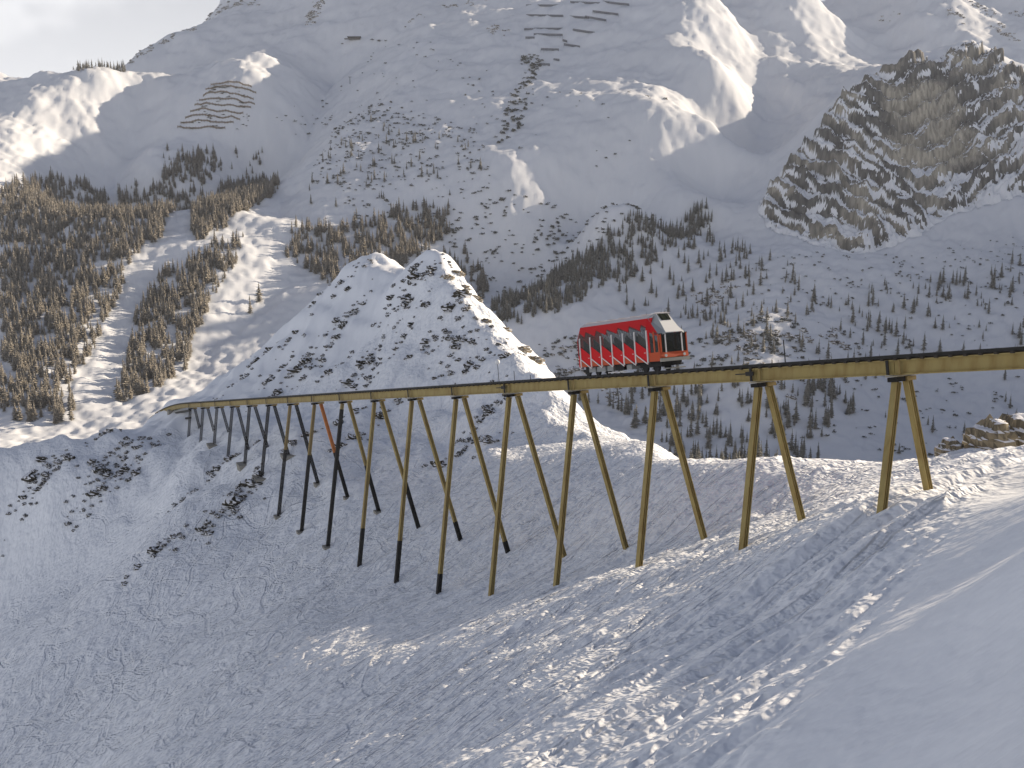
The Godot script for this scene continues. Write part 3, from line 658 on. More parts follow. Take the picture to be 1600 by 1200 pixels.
func build_cliff() -> void:                                         # bedded rock with snow on its ledges
	var x0 := 258.0
	var z0 := -998.0
	var nx := 440
	var nz := 400
	var dx := 470.0 / nx
	var dz := 420.0 / nz
	var gully := FastNoiseLite.new()
	gully.seed = 4
	gully.frequency = 0.018
	gully.fractal_type = FastNoiseLite.FRACTAL_RIDGED
	gully.fractal_octaves = 4
	var v := PackedVector3Array()
	var share := PackedFloat32Array()
	var ledge := PackedFloat32Array()
	for j in nz:
		for i in nx:
			var x := x0 + i * dx
			var z := z0 - j * dz
			var s := cliff_share(x, z)
			var y := far_height(x, z)
			var on := 0.0
			if s > 0.0:
				var dip := lerpf(0.5, -0.42, smoothstep(400.0, 540.0, x))
				var warp := n_fine.get_noise_2d(x * 0.5, z * 0.5) * 2.5 + n_broad.get_noise_2d(x * 1.4, z * 1.4) * 7.0
				var bed := (y + dip * (x - 470.0) + warp) / 24.0
				var f := bed - floorf(bed)
				var step := (smoothstep(0.12, 0.46, f) - f) * 24.0 * 0.95
				var bed2 := (y + dip * (x - 470.0) * 1.1 + warp * 1.3) / 6.0
				var f2 := bed2 - floorf(bed2)
				var step2 := (smoothstep(0.2, 0.5, f2) - f2) * 6.0 * 0.9
				on = 0.6 * smoothstep(0.42, 0.55, f) * (1.0 - smoothstep(0.9, 1.0, f)) + 0.45 * smoothstep(0.45, 0.6, f2)
				y += s * (step + step2 + gully.get_noise_2d(x * 0.8, z * 0.35) * 13.0 * smoothstep(0.5, 1.0, s) + n_fine.get_noise_2d(x * 1.8, z * 1.8) * 1.6)
			y -= (1.0 - smoothstep(0.0, 0.15, s)) * 4.0
			v.append(Vector3(x, y, z))
			share.append(s)
			ledge.append(on)
	var st := begin()
	for j in nz - 1:
		for i in nx - 1:
			var k := j * nx + i
			if maxf(maxf(share[k], share[k + 1]), maxf(share[k + nx], share[k + nx + 1])) <= 0.0:
				continue
			for tri in [[k, k + nx, k + nx + 1], [k, k + nx + 1, k + 1]]:
				var p := v[tri[0]]
				var n := (v[tri[2]] - p).cross(v[tri[1]] - p).normalized()
				var wall := smoothstep(430.0, 470.0, p.x) * (1.0 - smoothstep(520.0, 560.0, p.x)) * smoothstep(45.0, 70.0, p.y) * (1.0 - smoothstep(150.0, 175.0, p.y))
				var tone := clampf(n_broad.get_noise_2d(p.x * 1.6, p.y * 1.6) * 1.4 + 0.25 + wall * 0.6, 0.0, 1.0)
				var c := Color(0.12, 0.115, 0.105).lerp(Color(0.38, 0.345, 0.28), tone) * (1.0 + 0.7 * n_fine.get_noise_2d(p.x * 3.0, p.y * 1.2))
				var drift := n_broad.get_noise_2d(p.x * 3.0 + 70.0, p.y * 3.0) * 0.55 + n_fine.get_noise_2d(p.x * 1.1, p.y * 1.4) * 0.4
				var cover := 0.92 - wall * 0.9 - 0.25 * smoothstep(90.0, 190.0, p.y) * smoothstep(470.0, 520.0, p.x)
				if n.y > 0.62 + drift * 0.3 or share[k] < 0.3 + drift * 0.35 or ledge[k] + drift > 1.25 - cover:
					c = Color(0.80, 0.81, 0.83)
				for q in tri:
					st.set_color(c)
					st.add_vertex(v[q])
	st.set_smooth_group(-1)
	st.generate_normals()
	tag(put("rock_cliff", st.commit(), tinted("cliff rock", 0.95)), "", "", "", "structure")


# ---------------------------------------------------------------- the viaduct
func rail_at(s: float, across := 0.0, up := 0.0) -> Vector3:         # s metres uphill of the first pier, along the straight line of the rails; downhill end bends into the ground
	var side := Vector3(RAIL_UPHILL.z, 0, -RAIL_UPHILL.x).normalized()
	var normal := RAIL_UPHILL.cross(side)
	var drop := -s / RAIL_SPACING - 16.3
	var p := RAIL_ORIGIN + RAIL_UPHILL * s + side * across + normal * up
	if drop > 0.0:
		p.y -= 0.18 * drop * drop
	return p


func build_viaduct() -> void:
	var side := Vector3(RAIL_UPHILL.z, 0, -RAIL_UPHILL.x).normalized()
	var normal := RAIL_UPHILL.cross(side).normalized()
	var olive := mat("olive paint", Color(0.36, 0.28, 0.11), 0.6)
	var stains := FastNoiseLite.new()
	stains.seed = 61
	stains.frequency = 0.02
	stains.fractal_octaves = 4
	var ramp := Gradient.new()
	ramp.offsets = PackedFloat32Array([0.0, 0.38, 0.6, 1.0])
	ramp.colors = PackedColorArray([Color(0.80, 0.73, 0.66), Color(0.94, 0.92, 0.90), Color(1, 1, 1), Color(1, 0.99, 0.95)])
	var worn := NoiseTexture2D.new()
	worn.noise = stains
	worn.width = 256
	worn.height = 256
	worn.seamless = true
	worn.color_ramp = ramp
	olive.albedo_texture = worn
	olive.uv1_triplanar = true
	olive.uv1_scale = Vector3(0.35, 0.08, 0.35)
	var olive_dark := mat("weathered olive paint", Color(0.28, 0.20, 0.075), 0.6)
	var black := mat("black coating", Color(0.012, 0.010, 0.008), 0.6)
	var rust := mat("orange primer", Color(0.52, 0.20, 0.06), 0.7)
	var steel := mat("dark steel", Color(0.03, 0.028, 0.026), 0.5, 0.3)
	var cap := mat("light bearing plate", Color(0.34, 0.30, 0.22), 0.6)
	var concrete := mat("concrete", Color(0.30, 0.28, 0.24), 0.9)
	var road := base("railway_viaduct", rail_at(-6.0 * RAIL_SPACING))
	tag(road, "long olive steel girder viaduct carrying the red funicular car over the snowy saddle", "viaduct")
	var o := road.position
	for n in range(-2, 20):                                         # one span from pier to pier, two plate girders each
		for w in [0.0, 0.75]:
			var st := begin()
			var parts := 1 if n < 15 else 4
			for k in parts:
				var a := -(n + k / float(parts)) * RAIL_SPACING - (0.03 if k == 0 else 0.0)
				var b := -(n + (k + 1.0) / parts) * RAIL_SPACING
				for band in [[0.02, 0.06, 0.34], [0.335, 0.57, 0.09], [0.65, 0.06, 0.34]]:
					add_bar(st, rail_at(a, w, band[0]) - o, rail_at(b, w, band[0]) - o, band[1], band[2], normal)
			put("girder", st.commit(), olive, road)
	for w in [-0.02, 0.77]:
		var st := begin()
		for k in 88:
			var a := (8.6 - k * 2.0)
			add_bar(st, rail_at(a, w, 0.80) - o, rail_at(a - 2.0, w, 0.80) - o, 0.15, 0.07, normal)
		put("rail", st.commit(), steel, road)
	var ties := begin()
	for k in 250:
		var s := 8.6 - k * 0.7
		add_bar(ties, rail_at(s, -0.28, 0.70) - o, rail_at(s, 1.03, 0.70) - o, 0.09, 0.16, normal)
	put("sleepers", ties.commit(), mat("weathered timber", Color(0.06, 0.05, 0.04), 0.9), road).set_meta("kind", "stuff")
	var walk := begin()
	for k in 88:
		var a := (8.6 - k * 2.0)
		add_bar(walk, rail_at(a, 0.375, 0.765) - o, rail_at(a - 2.0, 0.375, 0.765) - o, 0.03, 0.42, normal)
	put("walkway", walk.commit(), steel, road)
	var where := ["nearest the right edge of the photo", "between the right edge and the car", "under the front of the red car", "just behind the red car's rear end", "before the lit saddle, second behind the red car's rear", "with feet deep in the bowl, third behind the red car", "fourth behind the red car, right of the orange leg", "fifth behind the red car, right of the orange leg", "with black near leg and half olive far leg", "with one leg in orange primer", "with brown upper near leg, at the start of the rocky flank", "with a concrete footing among dark rocks", "thin and dark, fifth from the left end", "thin and dark, fourth from the left end", "thin and dark, third from the left end", "thin and dark, second from the left end", "shortest of all, beside the left end landing"]
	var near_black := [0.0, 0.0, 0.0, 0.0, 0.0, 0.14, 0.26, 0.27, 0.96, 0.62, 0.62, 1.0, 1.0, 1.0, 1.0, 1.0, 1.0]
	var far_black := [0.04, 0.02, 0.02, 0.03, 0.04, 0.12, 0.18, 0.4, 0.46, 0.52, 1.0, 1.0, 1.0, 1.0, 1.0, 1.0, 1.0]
	for n in 17:
		var foot := (NEAR_FEET[n] + FAR_FEET[n]) / 2.0
		var pier := base("viaduct_pier", foot)
		tag(pier, "splayed two-legged steel pier " + where[n], "pier", "piers of the viaduct")
		var s := -n * RAIL_SPACING
		var w := 0.30
		for q in 2:
			var to: Vector3 = [NEAR_FEET[n], FAR_FEET[n]][q]
			to.y = minf(to.y, near_height(to.x, to.z))
			var down := to - rail_at(s, q * 0.75)
			to += down.normalized() * 0.7
			var from := rail_at(s, q * 0.75, -0.32)
			var share: float = [near_black, far_black][q][n]
			var split := to.lerp(from, share)
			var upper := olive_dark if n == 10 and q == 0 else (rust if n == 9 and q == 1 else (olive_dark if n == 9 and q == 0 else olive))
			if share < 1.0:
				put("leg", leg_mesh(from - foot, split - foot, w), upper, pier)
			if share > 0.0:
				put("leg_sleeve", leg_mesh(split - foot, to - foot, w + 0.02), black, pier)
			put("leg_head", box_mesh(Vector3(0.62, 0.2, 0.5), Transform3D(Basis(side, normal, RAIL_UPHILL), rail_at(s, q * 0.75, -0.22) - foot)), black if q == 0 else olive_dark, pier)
			if n in [11, 12, 14] and (q == 0 or n == 11) or n in [8, 9, 10]:
				var p: Vector3 = [NEAR_FEET[n], FAR_FEET[n]][q]
				var size := 1.5 if n > 10 else 0.8
				var block := footing_mesh(size)
				var f := put("footing", block, concrete, pier)
				f.position = Vector3(p.x, near_height(p.x, p.z) - 0.35 * size, p.z) - foot
				f.rotation.y = 0.5
		put("bearing_plate", box_mesh(Vector3(1.5, 0.06, 0.62), Transform3D(Basis(side, normal, RAIL_UPHILL), rail_at(s, 0.375, -0.06) - foot)), cap, pier)
		put("joint_bracket", box_mesh(Vector3(0.05, 0.66, 0.14), Transform3D(Basis(side, normal, RAIL_UPHILL), rail_at(s - 0.28, -0.2, 0.34) - foot)), steel, pier)
		put("joint_bracket", box_mesh(Vector3(0.03, 0.66, 0.10), Transform3D(Basis(side, normal, RAIL_UPHILL), rail_at(s + 0.35, -0.19, 0.34) - foot)), olive_dark, pier)
		if n in [1, 4]:
			var st := begin()
			add_box(st, Vector3(0.06, 0.22, 0.55), Transform3D(Basis(side, normal, RAIL_UPHILL), rail_at(s - 0.3, -0.27, 0.42) - foot))
			add_box(st, Vector3(0.05, 0.06, 1.3), Transform3D(Basis(side, normal, RAIL_UPHILL), rail_at(s - 0.7, -0.26, 0.42) - foot))
			put("cable_guide", st.commit(), steel, pier)
	# where the line lands at its left end
	var st := begin()
	var q := rail_at(-17.75 * RAIL_SPACING, 0.375, 0.0)
	add_box(st, Vector3(1.7, 3.2, 1.3), Transform3D(Basis(side, Vector3.UP, side.cross(Vector3.UP)), Vector3(0, -1.5, 0)))
	add_box(st, Vector3(2.3, 0.5, 1.7), Transform3D(Basis(side, Vector3.UP, side.cross(Vector3.UP)), Vector3(0, -2.9, 0)))
	var landing := base("landing_block", q + Vector3(0, -3.2, 0))
	tag(landing, "grey concrete support block below the curved left end of the viaduct", "support block")
	put("block", st.commit(), concrete, landing).position.y = 3.2
	for k in 2:
		put("strut", along_mesh(q + Vector3(0, -0.55 - k * 1.3, 0), rail_at(-16.1 * RAIL_SPACING, 0.1, -0.5 - k * 1.2), 0.3), black, landing).position = -landing.position
	# the ball on a pole and the thin posts along the rails
	for item in [[757.0, -37.7, 1.55, true], [0, -35.3, 0.9, false], [0, -7.6, 1.35, false], [0, -33.0, 0.5, false]]:
		var at := rail_at(item[1], 1.02, 0.70)
		var post := base("marker_post" if not item[3] else "ball_marker", at)
		put("pole", along_mesh(Vector3.ZERO, normal * item[2], 0.045), steel, post)
		put("bracket", box_mesh(Vector3(0.3, 0.06, 0.06), Transform3D(Basis(side, normal, RAIL_UPHILL), -side * 0.1 + normal * 0.04)), steel, post)
		if item[3]:
			var ball := SphereMesh.new()
			ball.radius = 0.2
			ball.height = 0.4
			put("ball", ball, mat("white enamel", Color(0.85, 0.85, 0.83), 0.35), post).position = normal * (item[2] + 0.15)
			tag(post, "white ball on a thin dark pole standing on the viaduct before the peak", "marker")
		else:
			tag(post, {-35.3: "short thin dark post on the viaduct just left of the white ball", -7.6: "thin tall dark post on the viaduct right of the red car", -33.0: "tiny dark post on the viaduct nearer the car than the white ball"}[item[1]], "post", "thin posts along the rails")


func along_mesh(a: Vector3, b: Vector3, w: float) -> ArrayMesh:
	var st := begin()
	add_bar(st, a, b, w, w)
	return st.commit()


func leg_mesh(a: Vector3, b: Vector3, w: float) -> ArrayMesh:        # a rolled H section
	var st := begin()
	var face := RAIL_UPHILL
	var t := along(a, b, face)
	var l := a.distance_to(b)
	add_box(st, Vector3(w * 0.95, l, 0.03), t)
	for e in [-1.0, 1.0]:
		add_box(st, Vector3(w, l - 0.002, 0.05), t.translated_local(Vector3(0, 0, e * w * 0.46)))
	return st.commit()


func footing_mesh(s: float) -> ArrayMesh:                           # concrete block tapering into the slope, snow-covered on top
	var st := begin()
	st.set_smooth_group(-1)
	var top := [Vector3(-0.6, 0.5, -0.6) * s, Vector3(0.6, 0.5, -0.6) * s, Vector3(0.6, 0.42, 0.6) * s, Vector3(-0.6, 0.42, 0.6) * s]
	var low := [Vector3(-0.4, -1.1, -0.5) * s, Vector3(0.4, -1.1, -0.5) * s, Vector3(0.3, -0.9, 0.2) * s, Vector3(-0.3, -0.9, 0.2) * s]
	quad(st, top[0], top[1], top[2], top[3])
	for i in 4:
		quad(st, top[i], low[i], low[(i + 1) % 4], top[(i + 1) % 4])
	st.generate_normals()
	return st.commit()


# ---------------------------------------------------------------- the car
func build_car() -> void:
	var side := Vector3(RAIL_UPHILL.z, 0, -RAIL_UPHILL.x).normalized()
	var normal := RAIL_UPHILL.cross(side).normalized()
	var car := base("funicular_car")
	car.transform = Transform3D(Basis(RAIL_UPHILL, normal, -side), rail_at(-19.9, 0.375, 0.85))   # x uphill, y away from the rails, z towards the viewer
	tag(car, "red funicular car with white sloping front roof climbing the viaduct", "funicular")
	var red := mat("red lacquer", Color(0.60, 0.007, 0.010), 0.6)
	var deep_red := mat("red chamfer lacquer", Color(0.54, 0.006, 0.010), 0.6)
	var orange := mat("orange lacquer", Color(0.50, 0.085, 0.03), 0.6)
	var white := mat("white trim", Color(0.78, 0.74, 0.70), 0.5)
	var hood := mat("white hood lacquer", Color(0.82, 0.81, 0.77), 0.35)
	var roof := mat("grey pink roof sheet", Color(0.60, 0.54, 0.53), 0.5)
	var dark := mat("underframe black", Color(0.02, 0.019, 0.018), 0.6)
	var inner := mat("cabin lining", Color(0.10, 0.09, 0.075), 0.8)
	var rubber := mat("window rubber", Color(0.025, 0.025, 0.025), 0.7)
	var grey := mat("grey bumper", Color(0.33, 0.32, 0.28), 0.6)
	var glass := StandardMaterial3D.new()
	glass.resource_name = "window glass"
	glass.transparency = BaseMaterial3D.TRANSPARENCY_ALPHA
	glass.albedo_color = Color(0.16, 0.18, 0.16, 0.30)
	glass.roughness = 0.05
	var screen := StandardMaterial3D.new()
	screen.resource_name = "windscreen glass"
	screen.transparency = BaseMaterial3D.TRANSPARENCY_ALPHA
	screen.albedo_color = Color(0.06, 0.075, 0.035, 0.78)
	screen.roughness = 0.05
	screen.metallic_specular = 0.25
	glass.metallic_specular = 0.3
	var x0 := -4.15                                                  # rear end
	var x1 := 3.45                                                   # where the cab begins
	var x2 := 4.25                                                   # windscreen
	var wide := 1.05
	var floor_y := 0.62
	var waist := 2.38
	var eave := 3.22
	var top := 3.48
	var bay := 1.16
	var skew := -0.57
	# the shell: floor, roof, ends
	put("floor", box_mesh(Vector3(x2 - x0, 0.08, wide * 2.0 - 0.06), Transform3D(Basis(), Vector3((x0 + x2) / 2.0, floor_y + 0.02, 0))), dark, car)
	var r := begin()
	r.set_smooth_group(-1)
	var rx1 := 3.35
	var prof := [Vector2(-0.72, eave), Vector2(-0.4, top - 0.05), Vector2(0, top), Vector2(0.4, top - 0.05), Vector2(0.72, eave)]
	for k in 4:
		quad(r, Vector3(x0 + 0.02, prof[k].y, prof[k].x), Vector3(x0 + 0.02, prof[k + 1].y, prof[k + 1].x), Vector3(rx1, prof[k + 1].y, prof[k + 1].x), Vector3(rx1, prof[k].y, prof[k].x))
		quad(r, Vector3(x0 + 0.02, prof[k].y - 0.05, prof[k].x), Vector3(x0 + 0.02, prof[k + 1].y - 0.05, prof[k + 1].x), Vector3(rx1, prof[k + 1].y - 0.05, prof[k + 1].x), Vector3(rx1, prof[k].y - 0.05, prof[k].x))
	r.generate_normals()
	put("roof", r.commit(), roof, car)
	var rib := begin()
	for k in 7:
		add_box(rib, Vector3(0.05, 0.05, 1.2), Transform3D(Basis(), Vector3(x0 + 0.6 + k * bay, top - 0.01, 0)))
	put("roof_rib", rib.commit(), roof, car)
	put("rear_wall", slab([Vector3(x0, floor_y, -wide), Vector3(x0, waist, -wide), Vector3(x0, eave, -0.72), Vector3(x0, eave, 0.72), Vector3(x0, waist, wide), Vector3(x0, floor_y, wide)], Vector3(0.05, 0, 0)), deep_red, car)
	for e in [1.0, -1.0]:
		var z: float = wide * e
		var away := Vector3(0, 0, -0.05 * e)
		# red chamfer above the windows, its lower edge stepped like the seats inside
		for k in 7:
			var a: float = x0 + k * bay - 0.42
			var b := minf(a + bay, rx1)
			a = maxf(a, x0)
			var f := func(x: float, y: float) -> Vector3: return Vector3(x, y, lerpf(wide, 0.72, clampf((y - waist) / (eave - waist), 0.0, 1.0)) * e)
			put("chamfer_panel", slab([f.call(a, eave), f.call(b, eave), f.call(b, waist + 0.16), f.call(a, waist + 0.52)], away), deep_red, car)
			if k < 7:
				put("upper_pane", slab([f.call(a + 0.03, waist + 0.50), f.call(b - 0.03, waist + 0.18), f.call(b - 0.03, waist), f.call(a + 0.03, waist)], away * 0.2), glass, car)
		for k in 7:                                                 # seven compartments
			var a: float = x0 + 0.26 + (k - 1) * bay + 0.03
			var b: float = a + bay - 0.06
			var fall := skew * (b - a)
			if k == 0:
				a = x0 + 0.04
			var fa := skew * (a - (x0 + 0.26 + (k - 1) * bay + 0.03))
			var zz := Vector3(0, 0, z)
			var sill := 1.95
			var step := 1.12
			var door := put("door", slab([zz + Vector3(a, sill + fa, 0), zz + Vector3(b, sill + fall, 0), zz + Vector3(b, step + fall + 0.03, 0), zz + Vector3(a, step + fa + 0.03, 0)], away), red, car)
			put("handle", box_mesh(Vector3(0.12, 0.035, 0.03), Transform3D(Basis(), Vector3(b - 0.18, sill + fall - 0.15, z + 0.03 * e))), white, door)
			put("window_pane", slab([zz + Vector3(a, waist, 0), zz + Vector3(b, waist, 0), zz + Vector3(b, sill + fall + 0.02, 0), zz + Vector3(a, sill + fa + 0.02, 0)], away * 0.2), glass, car)
			var zi := Vector3(0, 0, (wide - 0.2) * e)
			put("seat_back", slab([zi + Vector3(a + 0.1, sill + fa + 0.40, 0), zi + Vector3(b - 0.35, sill + fall + 0.62, 0), zi + Vector3(b - 0.12, sill + fall + 0.45, 0), zi + Vector3(b - 0.1, step + fall, 0), zi + Vector3(a + 0.1, step + fa, 0)], away), rubber if k % 3 else inner, car)
			put("window_rail", slab([zz + Vector3(a, sill + fa + 0.05, 0), zz + Vector3(b, sill + fall + 0.05, 0), zz + Vector3(b, sill + fall, 0), zz + Vector3(a, sill + fa, 0)], away * 0.8), rubber, car)
			put("skirt", slab([zz + Vector3(a, step + fa - 0.02, 0), zz + Vector3(b, step + fall - 0.02, 0), zz + Vector3(b, floor_y, 0), zz + Vector3(a, floor_y, 0)], away), orange, car)
			put("step_trim", along_mesh(zz + Vector3(a, step + fa, 0.02 * e), zz + Vector3(b, step + fall, 0.02 * e), 0.055), white, car)
			put("post", along_mesh(Vector3(b + 0.03, floor_y - 0.06, z + 0.02 * e), Vector3(b + 0.08, waist + 0.12, z + 0.01 * e), 0.075), white, car)
		# cab side
		var c0 := x0 + 0.26 + 6 * bay + 0.1
		put("cab_side", slab([Vector3(c0, 1.15, z), Vector3(x2 - 0.05, 1.15, z), Vector3(x2 - 0.05, floor_y, z), Vector3(c0, floor_y, z)], away), orange, car)
		put("cab_post", slab([Vector3(c0, waist + 0.1, z), Vector3(c0 + 0.16, waist + 0.1, z), Vector3(c0 + 0.16, 1.15, z), Vector3(c0, 1.15, z)], away), red, car)
		put("cab_post", slab([Vector3(c0 + 0.5, waist, z), Vector3(c0 + 0.62, waist, z), Vector3(c0 + 0.62, 1.15, z), Vector3(c0 + 0.5, 1.15, z)], away), orange, car)
		put("cab_post", slab([Vector3(x2 - 0.16, waist - 0.16, z), Vector3(x2 - 0.05, waist - 0.16, z), Vector3(x2 - 0.05, 1.15, z), Vector3(x2 - 0.16, 1.15, z)], away), orange, car)
		put("cab_pane", slab([Vector3(c0 + 0.16, waist, z - 0.01 * e), Vector3(x2 - 0.1, waist - 0.1, z - 0.01 * e), Vector3(x2 - 0.1, 1.15, z - 0.01 * e), Vector3(c0 + 0.16, 1.15, z - 0.01 * e)], away * 0.2), glass, car)
		# hood flank
		put("hood_flank", slab([Vector3(rx1 - 0.42, eave + 0.03, 0.74 * e), Vector3(rx1, top + 0.03, 0.44 * e), Vector3(x2 + 0.12, 2.28, 0.62 * e), Vector3(x2 - 0.02, 2.16, wide * e)], Vector3(0, -0.05, -0.02 * e)), mat("grey hood lacquer", Color(0.36, 0.37, 0.37), 0.5), car)
		put("hood_flank", slab([Vector3(rx1 - 0.42, eave + 0.02, 0.75 * e), Vector3(x2 - 0.02, 2.15, wide * e), Vector3(x2 - 0.2, 2.12, wide * e), Vector3(rx1 - 0.32, waist + 0.1, wide * e)], Vector3(0, 0, -0.04 * e)), deep_red, car)
	put("hood", slab([Vector3(rx1 - 0.4, top + 0.02, -0.44), Vector3(rx1 - 0.4, top + 0.02, 0.44), Vector3(rx1, top + 0.04, 0.44), Vector3(rx1, top + 0.04, -0.44)], Vector3(0, -0.05, 0)), hood, car)
	put("hood", slab([Vector3(rx1, top + 0.04, -0.44), Vector3(rx1, top + 0.04, 0.44), Vector3(x2 + 0.12, 2.29, 0.62), Vector3(x2 + 0.12, 2.29, -0.62)], Vector3(-0.05, -0.03, 0)), hood, car)
	var slope := Vector3(x2 + 0.12 - rx1, 2.29 - top - 0.04, 0)
	var h0 := Vector3(rx1, top + 0.06, 0)
	var nn := Vector3(-slope.y, slope.x, 0).normalized() * 0.015
	var hatch := put("roof_window", slab([h0 + slope * 0.1 + Vector3(0, 0, -0.40) + nn, h0 + slope * 0.1 + Vector3(0, 0, 0.40) + nn, h0 + slope * 0.42 + Vector3(0, 0, 0.36) + nn, h0 + slope * 0.42 + Vector3(0, 0, -0.36) + nn], nn * -1.0), mat("roof window glass", Color(0.03, 0.035, 0.02), 0.12), car)
	for w in [-0.2, 0.2]:
		put("bar", along_mesh(h0 + slope * 0.1 + nn * 1.6 + Vector3(0, 0, w), h0 + slope * 0.42 + nn * 1.6 + Vector3(0, 0, w), 0.03), rubber, hatch)
	# front
	put("windscreen", slab([Vector3(x2, 2.2, -wide + 0.06), Vector3(x2, 2.2, wide - 0.06), Vector3(x2, 1.12, wide - 0.06), Vector3(x2, 1.12, -wide + 0.06)], Vector3(-0.012, 0, 0)), screen, car)
	put("front_panel", slab([Vector3(x2, 1.12, -wide), Vector3(x2, 1.12, wide), Vector3(x2 + 0.06, floor_y + 0.18, wide), Vector3(x2 + 0.06, floor_y + 0.18, -wide)], Vector3(-0.06, 0, 0)), orange, car)
	put("windscreen_frame", box_mesh(Vector3(0.08, 0.09, wide * 2.0), Transform3D(Basis(), Vector3(x2 + 0.01, 2.19, 0))), rubber, car)
	for w in [-0.98, -0.62, 0.62, 0.98]:
		put("windscreen_post", along_mesh(Vector3(x2 + 0.02, 1.1, w), Vector3(x2 + 0.02, 2.2, w), 0.07), white if absf(w) < 0.9 else orange, car)
	put("bumper", box_mesh(Vector3(0.16, 0.2, wide * 2.0 + 0.04), Transform3D(Basis(), Vector3(x2 + 0.02, floor_y + 0.05, 0))), grey, car)
	for w in [-0.7, 0.7]:
		var lamp := CylinderMesh.new()
		lamp.top_radius = 0.09
		lamp.bottom_radius = 0.09
		lamp.height = 0.05
		lamp.radial_segments = 14
		var l := put("headlight", lamp, mat("lamp glass", Color(0.6, 0.6, 0.55), 0.15), car)
		l.position = Vector3(x2 + 0.08, 0.92, w)
		l.rotation.z = PI / 2
	# inside: stepped partitions and seats
	for k in range(0, 7):
		var a: float = x0 + 0.2 + k * bay
		put("partition", box_mesh(Vector3(0.05, 0.95, wide * 2.0 - 0.16), Transform3D(Basis(), Vector3(a, 1.25, 0))), inner, car)
		put("seat", box_mesh(Vector3(0.42, 0.10, wide * 2.0 - 0.2), Transform3D(Basis(), Vector3(a - 0.26 if k else a + 0.3, 1.15, 0))), inner, car)
	put("driver_desk", box_mesh(Vector3(0.4, 0.5, 1.5), Transform3D(Basis(), Vector3(x2 - 0.3, 1.0, 0.1))), mat("olive desk", Color(0.20, 0.22, 0.05), 0.6), car)
	# running gear
	put("underframe", box_mesh(Vector3(x2 - x0 - 0.3, 0.16, 1.3), Transform3D(Basis(), Vector3(0.05, floor_y - 0.1, 0))), dark, car)
	for k in 5:
		put("equipment_box", box_mesh(Vector3([0.7, 0.9, 0.6, 0.8, 0.5][k], 0.32, 1.7), Transform3D(Basis(), Vector3(-3.0 + k * 0.98, floor_y - 0.22, 0))), mat("grey box", Color(0.30, 0.30, 0.29), 0.7) if k % 2 == 0 or k == 1 else dark, car)
	for bx in [-3.5, 2.55]:
		put("bogie_frame", box_mesh(Vector3(1.7, 0.16, 1.25), Transform3D(Basis(), Vector3(bx, 0.36, 0))), dark, car)
		for wx in [-0.55, 0.55]:
			for wz in [-0.4, 0.4]:
				var wheel := CylinderMesh.new()
				wheel.top_radius = 0.26
				wheel.bottom_radius = 0.26
				wheel.height = 0.12
				wheel.radial_segments = 18
				var q := put("wheel", wheel, dark, car)
				q.position = Vector3(bx + wx, 0.25, wz)
				q.rotation.x = PI / 2
	put("running_board", box_mesh(Vector3(1.6, 0.05, 0.25), Transform3D(Basis(), Vector3(-0.35, 0.14, 0.85))), white, car)
	put("coupling", box_mesh(Vector3(0.7, 0.07, 0.25), Transform3D(Basis(), Vector3(x2 + 0.25, 0.38, 0.0))), dark, car)
	put("snow_plate", box_mesh(Vector3(0.5, 0.06, 1.3), Transform3D(Basis(), Vector3(x2 - 0.1, 0.16, 0.0))), grey, car)
	put("gear", box_mesh(Vector3(0.7, 0.26, 1.5), Transform3D(Basis(), Vector3(3.55, 0.44, 0.0))), dark, car)


